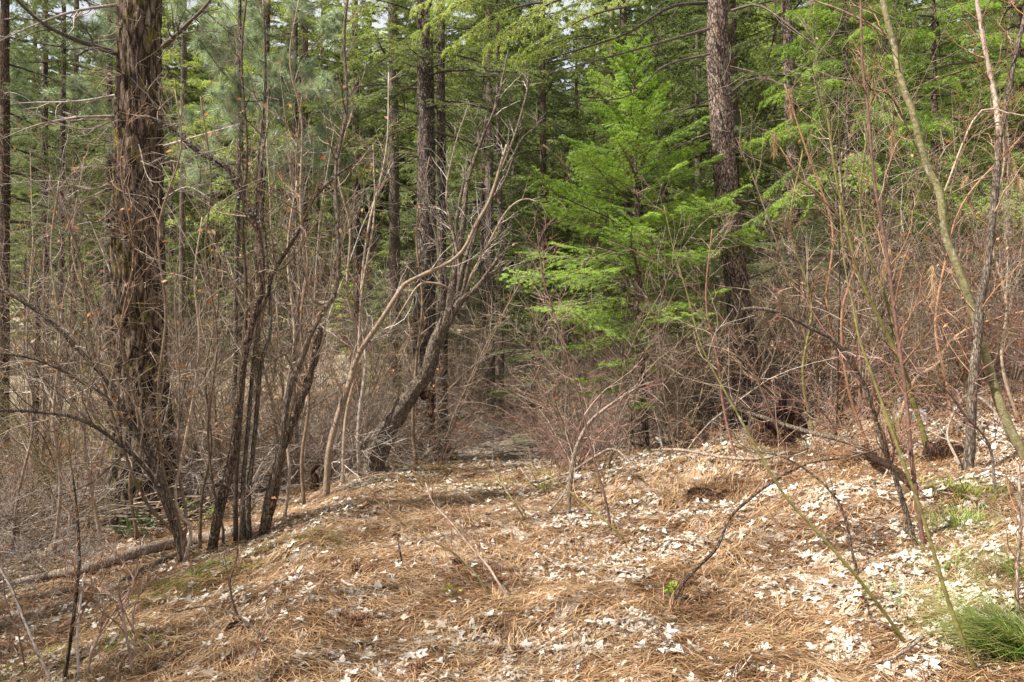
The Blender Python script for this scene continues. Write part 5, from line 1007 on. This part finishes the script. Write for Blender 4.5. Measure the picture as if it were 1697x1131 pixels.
trail_sapling(133, 1131, [(128, 1060), (135, 986), (140, 950)], (5, 3), 'grey', 'pale peeling stub beside the dark lower-left sapling', .1, 3, .12)
trail_sapling(228, 1131, [(209, 1053), (199, 999), (178, 982), (148, 969)], (5.5, 3), 'red', 'reddish-brown forked sapling at the lower left', .2, 9, .3)
trail_sapling(143, 1131, [(150, 1090), (168, 1046), (199, 999), (222, 965), (202, 930), (175, 895)], (4.5, 2), 'red', 'reddish sapling crossing behind the forked one at lower left', .2, 8, .3)
trail_sapling(90, 1131, [(50, 1053), (20, 980), (-5, 935)], (4.5, 3), 'grey', 'grey whip leaning to the left edge at the bottom', .2, 4, .2)
trail_sapling(228, 1075, [(220, 1020), (232, 985), (240, 950)], (3, 2), 'brown', 'thin brown sprig right of the reddish lower-left sapling', .1, 4, .2)
trail_sapling(45, 1120, [(30, 1050), (10, 1000), (4, 940)], (3, 2), 'red', 'faint thin stem close to the left edge at the bottom', .1, 4, .2)
trail_sapling(1690, 1050, [(1685, 960), (1692, 860), (1688, 770)], (7, 5), 'dead_wood', 'bleached stem hanging down at the right edge over the grass', .1, 8, .25)
# hanging bundles of dead needles caught on twigs, right side
for u, v, Y, s, lb in [(1310, 145, 7.8, .28, 'uppermost brown needle bundle, left of the thin stem'), (1285, 215, 7.6, .26, 'brown needle bundle hanging before the second right trunk'), (1430, 95, 7.5, .22, 'brown needle bundle hanging on the straight thin stem'),
                       (1480, 200, 7.2, .3, 'straw-coloured needle bundle left of the alder'), (1545, 440, 6.8, .35, 'long orange needle bundle draped left of the alder'),
                       (1475, 410, 6.8, .3, 'orange needle bundle draped over the reddish stem'), (1665, 230, 6.8, .45, 'long straw needle bundle in the fork of the grey trunk'), (1603, 290, 6.7, .1, 'small fluffy seed head right of the alder')]:
    c = px(u, v, Y); n = 150; d = nrm(rng.normal(0, .38, (n, 3)) + [0, 0, -1]); w_ = nrm(np.cross(d, rng.normal(size=(n, 3)))) * .0014; L = (s * rng.uniform(.5, 1.1, n))[:, None]; ax_ = rng.random((n, 1)); q0 = c + np.array([[rng.normal(0, .06), rng.normal(0, .06), -s]]) * ax_ * .9 + rng.normal(0, .008, (n, 3)); L = L * .45
    o = MB().add(np.stack([q0 - w_, q0 + w_, q0 + d * L], 1).reshape(-1, 3), None, np.arange(n * 3).reshape(-1, 3)).build('needle_bundle', M['dry_needle'], loc=c); tag(o, lb, 'dead needles', 'dead needle bundles caught in the branches')

# hollow stump and root lump on the right bank
def lump(u, v, w, h, d, label, name, cat, mat='rot', seed=0, sharp=.5):
    c = hit(u, v); n, k = 40, 16; th = np.linspace(0, 2 * math.pi, n, endpoint=False); zs = np.linspace(-.25, 1, k); T, Z = np.meshgrid(th, zs)
    nz = vnoise3(np.cos(T) * 2.2 + seed, np.sin(T) * 2.2, Z * 1.6 + seed); nz2 = vnoise3(np.cos(T) * 7 + seed, np.sin(T) * 7, Z * 2); topf = h * (1 + sharp * (vnoise3(np.cos(th) * 2 + seed, np.sin(th) * 2, 0 * th + .5) - .5))
    prof = (1 - .35 * np.clip(Z, 0, 1)) * (.7 + .6 * nz) * (.85 + .3 * nz2); V = np.stack([np.cos(T) * prof * w / 2, np.sin(T) * prof * d / 2, Z * topf[None]], -1)
    inner = np.stack([V[-1, :, 0] * .7, V[-1, :, 1] * .7, V[-1, :, 2] * .45], -1); V = np.concatenate([V.reshape(-1, 3), inner, [[0, 0, h * .2]]]) + c
    i = np.arange(k)[:, None] * n; j = np.arange(n)[None]; jn = (j + 1) % n; Qs = np.stack([i + j, i + jn, i + n + jn, i + n + j], -1).reshape(-1, 4); b0 = k * n; Ts = np.stack([b0 + np.arange(n), b0 + (np.arange(n) + 1) % n, np.full(n, b0 + n)], -1)
    o = MB().add(V, Qs, Ts).build(name, M[mat], loc=c); return tag(o, label, cat)
lump(1292, 728, .52, .42, .4, 'dark hollow rotten stump below the scaly trunk', 'stump', 'stump', seed=3, sharp=1.2)
lump(1560, 762, .4, .16, .3, 'low dark root mound with torn orange fibres below the forked tree', 'root_mound', 'root mound', seed=8)
lump(1180, 824, .5, .07, .25, 'dark root lump in the scraped hollow of the trail bank', 'root_mound', 'root mound', seed=12)
lump(1240, 690, .3, .35, .3, 'shaggy brown stub at the scaly trunk foot', 'stump', 'stump', seed=5, sharp=1)
lump(1515, 700, .42, .13, .3, 'grey stone with a flaky top behind the olive whips', 'stone', 'stone', 'stone', 16, .2)
lump(1495, 682, .16, .16, .12, 'small pale stone by the curved rust stem', 'stone', 'stone', 'stone', 19, .2)
lump(395, 1048, .16, .05, .1, 'small dark clod by the hole at lower left', 'clod', 'clod', 'rot', 22, .3)

# pine cones
def cone_mesh(openness):
    mb = MB(); n = 70; i = np.arange(n); t = (i + .5) / n; a = i * 2.39996; r = .034 * np.sin(np.clip(t * 2.6 + .35, 0, math.pi)) ** .8 + .004; z = (t - .5) * .085
    core = np.array([[0, 0, -.042], [0, 0, -.02], [0, 0, .02], [0, 0, .042]]); tubes(mb, core, [.008, .02, .018, .004], 8)
    c = np.stack([np.cos(a), np.sin(a), 0 * a], -1); d = nrm(c + np.array([0, 0, openness])); w = np.stack([-np.sin(a), np.cos(a), 0 * a], -1) * .009; B = c * (r * .45)[:, None] + np.stack([0 * z, 0 * z, z], -1); up = np.array([0, 0, .003])
    E = B + d * (r * .75 + .004)[:, None]; V = np.stack([B - w * .6, B + w * .6, E + w, E - w, E + d * .005 + up * 1.5, B + up - 0 * w], 1).reshape(-1, 3); b = i * 6
    mb.add(V, np.stack([b, b + 1, b + 2, b + 3], -1), np.concatenate([np.stack([b + 3, b + 2, b + 4], -1), np.stack([b + 5, b + 4, b + 2], -1), np.stack([b + 5, b + 3, b + 4], -1)])); return mb.mesh('pine_cone', M['cone'])
cms = [cone_mesh(.2), cone_mesh(.6)]
for u, v, s, lb in [(598, 1040, 1.15, 'big grey-topped cone on the left half of the trail'), (612, 1043, .7, 'small cone touching the big grey-topped one'), (592, 948, 1.0, 'upper left cone of the pair at the trail\'s left'), (618, 952, 1.1, 'right cone of the pair at the trail\'s left'), (692, 1124, 1.0, 'cone at the bottom edge of the view'),
                    (826, 1096, .9, 'left cone of the pair near the bottom centre'), (860, 1092, .9, 'right cone of the pair near the bottom centre'), (757, 940, .9, 'cone alone in the middle of the trail'), (1122, 984, 1.0, 'reddish cone by the dark curved sapling'), (655, 895, .9, 'cone on the sunny strip at the trail\'s upper left'),
                    (1012, 1035, .7, 'small cone among pale leaves right of centre'), (560, 945, .8, 'leftmost cone beside the trail'), (822, 1048, .7, 'cone half sunk in needles below the saplings'), (1300, 985, .8, 'cone among needles on the right bank'), (1475, 905, .8, 'cone high on the right bank under the whips')]:
    p = hit(u, v); o = link('pine_cone', random.choice(cms), None, p + [0, 0, .022 * s]); o.scale = (s, s, s); o.rotation_euler = (random.uniform(1.1, 1.9), random.uniform(-.4, .4), random.uniform(0, 6.3)); tag(o, lb, 'pine cone', 'pine cones on the trail')

# small green plants
def leafy(u, v, n, R, sz, mat, label, cat='plant', h=.2):
    c = hit(u, v); d = nrm(rng.normal(size=(n, 3)) * [1, 1, .5] + [0, 0, .45]); q = c + d * R * rng.uniform(.5, 1, (n, 1)) + [0, 0, h * .4]; ax = nrm(d + rng.normal(0, .5, (n, 3))); w = nrm(np.cross(ax, rng.normal(size=(n, 3)))); s = (sz * rng.uniform(.6, 1.2, n))[:, None]
    V = np.stack([q, q + ax * s * .4 + w * s * .3, q + ax * s, q + ax * s * .4 - w * s * .3], 1).reshape(-1, 3); r = empty('green_plant', c, label, cat, 'small green plants on the floor'); MB().add(V, np.arange(n * 4).reshape(-1, 4)).build('leaves', M[mat], r)['kind'] = 'stuff'
    P = np.stack([np.tile(c, (n // 3, 1)), q[:n // 3]], 1); mb = MB(); tubes(mb, P, np.full((n // 3, 2), .002), 3); mb.build('stalks', TW['green'], r)['kind'] = 'stuff'
leafy(742, 768, 90, .16, .09, 'broadleaf', 'glossy dark green leafy plant at the far end of the trail')
leafy(222, 890, 70, .2, .07, 'broadleaf', 'bluish-green low plant under the great pine')
leafy(330, 862, 60, .2, .05, 'fir_young', 'yellow-green leafy sprig behind the arching shrub')
leafy(350, 870, 30, .12, .05, 'fir_young', 'small bright sprig near the clump foot')
leafy(752, 1002, 24, .05, .03, 'moss', 'tiny yellow-green sprig on the trail below the saplings')
leafy(1114, 1000, 50, .04, .04, 'moss', 'tiny mossy tuft where the dark curved sapling stands')
leafy(180, 860, 30, .15, .05, 'fir_young', 'pale green sprig left of the great pine foot')
leafy(905, 820, 30, .08, .04, 'moss', 'small yellow-green sprig under the bleached stick')

# copies that would share a label say which of them they are, by their place
from collections import defaultdict
dl = defaultdict(list)
for o in COL.objects:
    if o.parent is None and o.get('label'): dl[o['label']].append(o)
for lb, os_ in dl.items():
    if len(os_) > 1:
        os_.sort(key=lambda o: o.location.x / max(o.location.y, .1)); nm = ['left', 'right'] if len(os_) == 2 else (['left', 'middle', 'right'] if len(os_) == 3 else ['leftmost', 'second-left', 'third-left', 'fourth-left', 'fifth-left', 'sixth-left', 'rightmost'])
        for i, o in enumerate(os_): o['label'] = nm[min(i, len(nm) - 1)] + '-hand ' + lb if len(os_) <= 3 else nm[min(i, len(nm) - 1)] + ' ' + lb
print('TRIS', sum(sum(len(p.vertices) - 2 for p in m.polygons) for m in bpy.data.meshes if len(m.polygons) < 60000) + sum(len(m.polygons) * 2 for m in bpy.data.meshes if len(m.polygons) >= 60000))
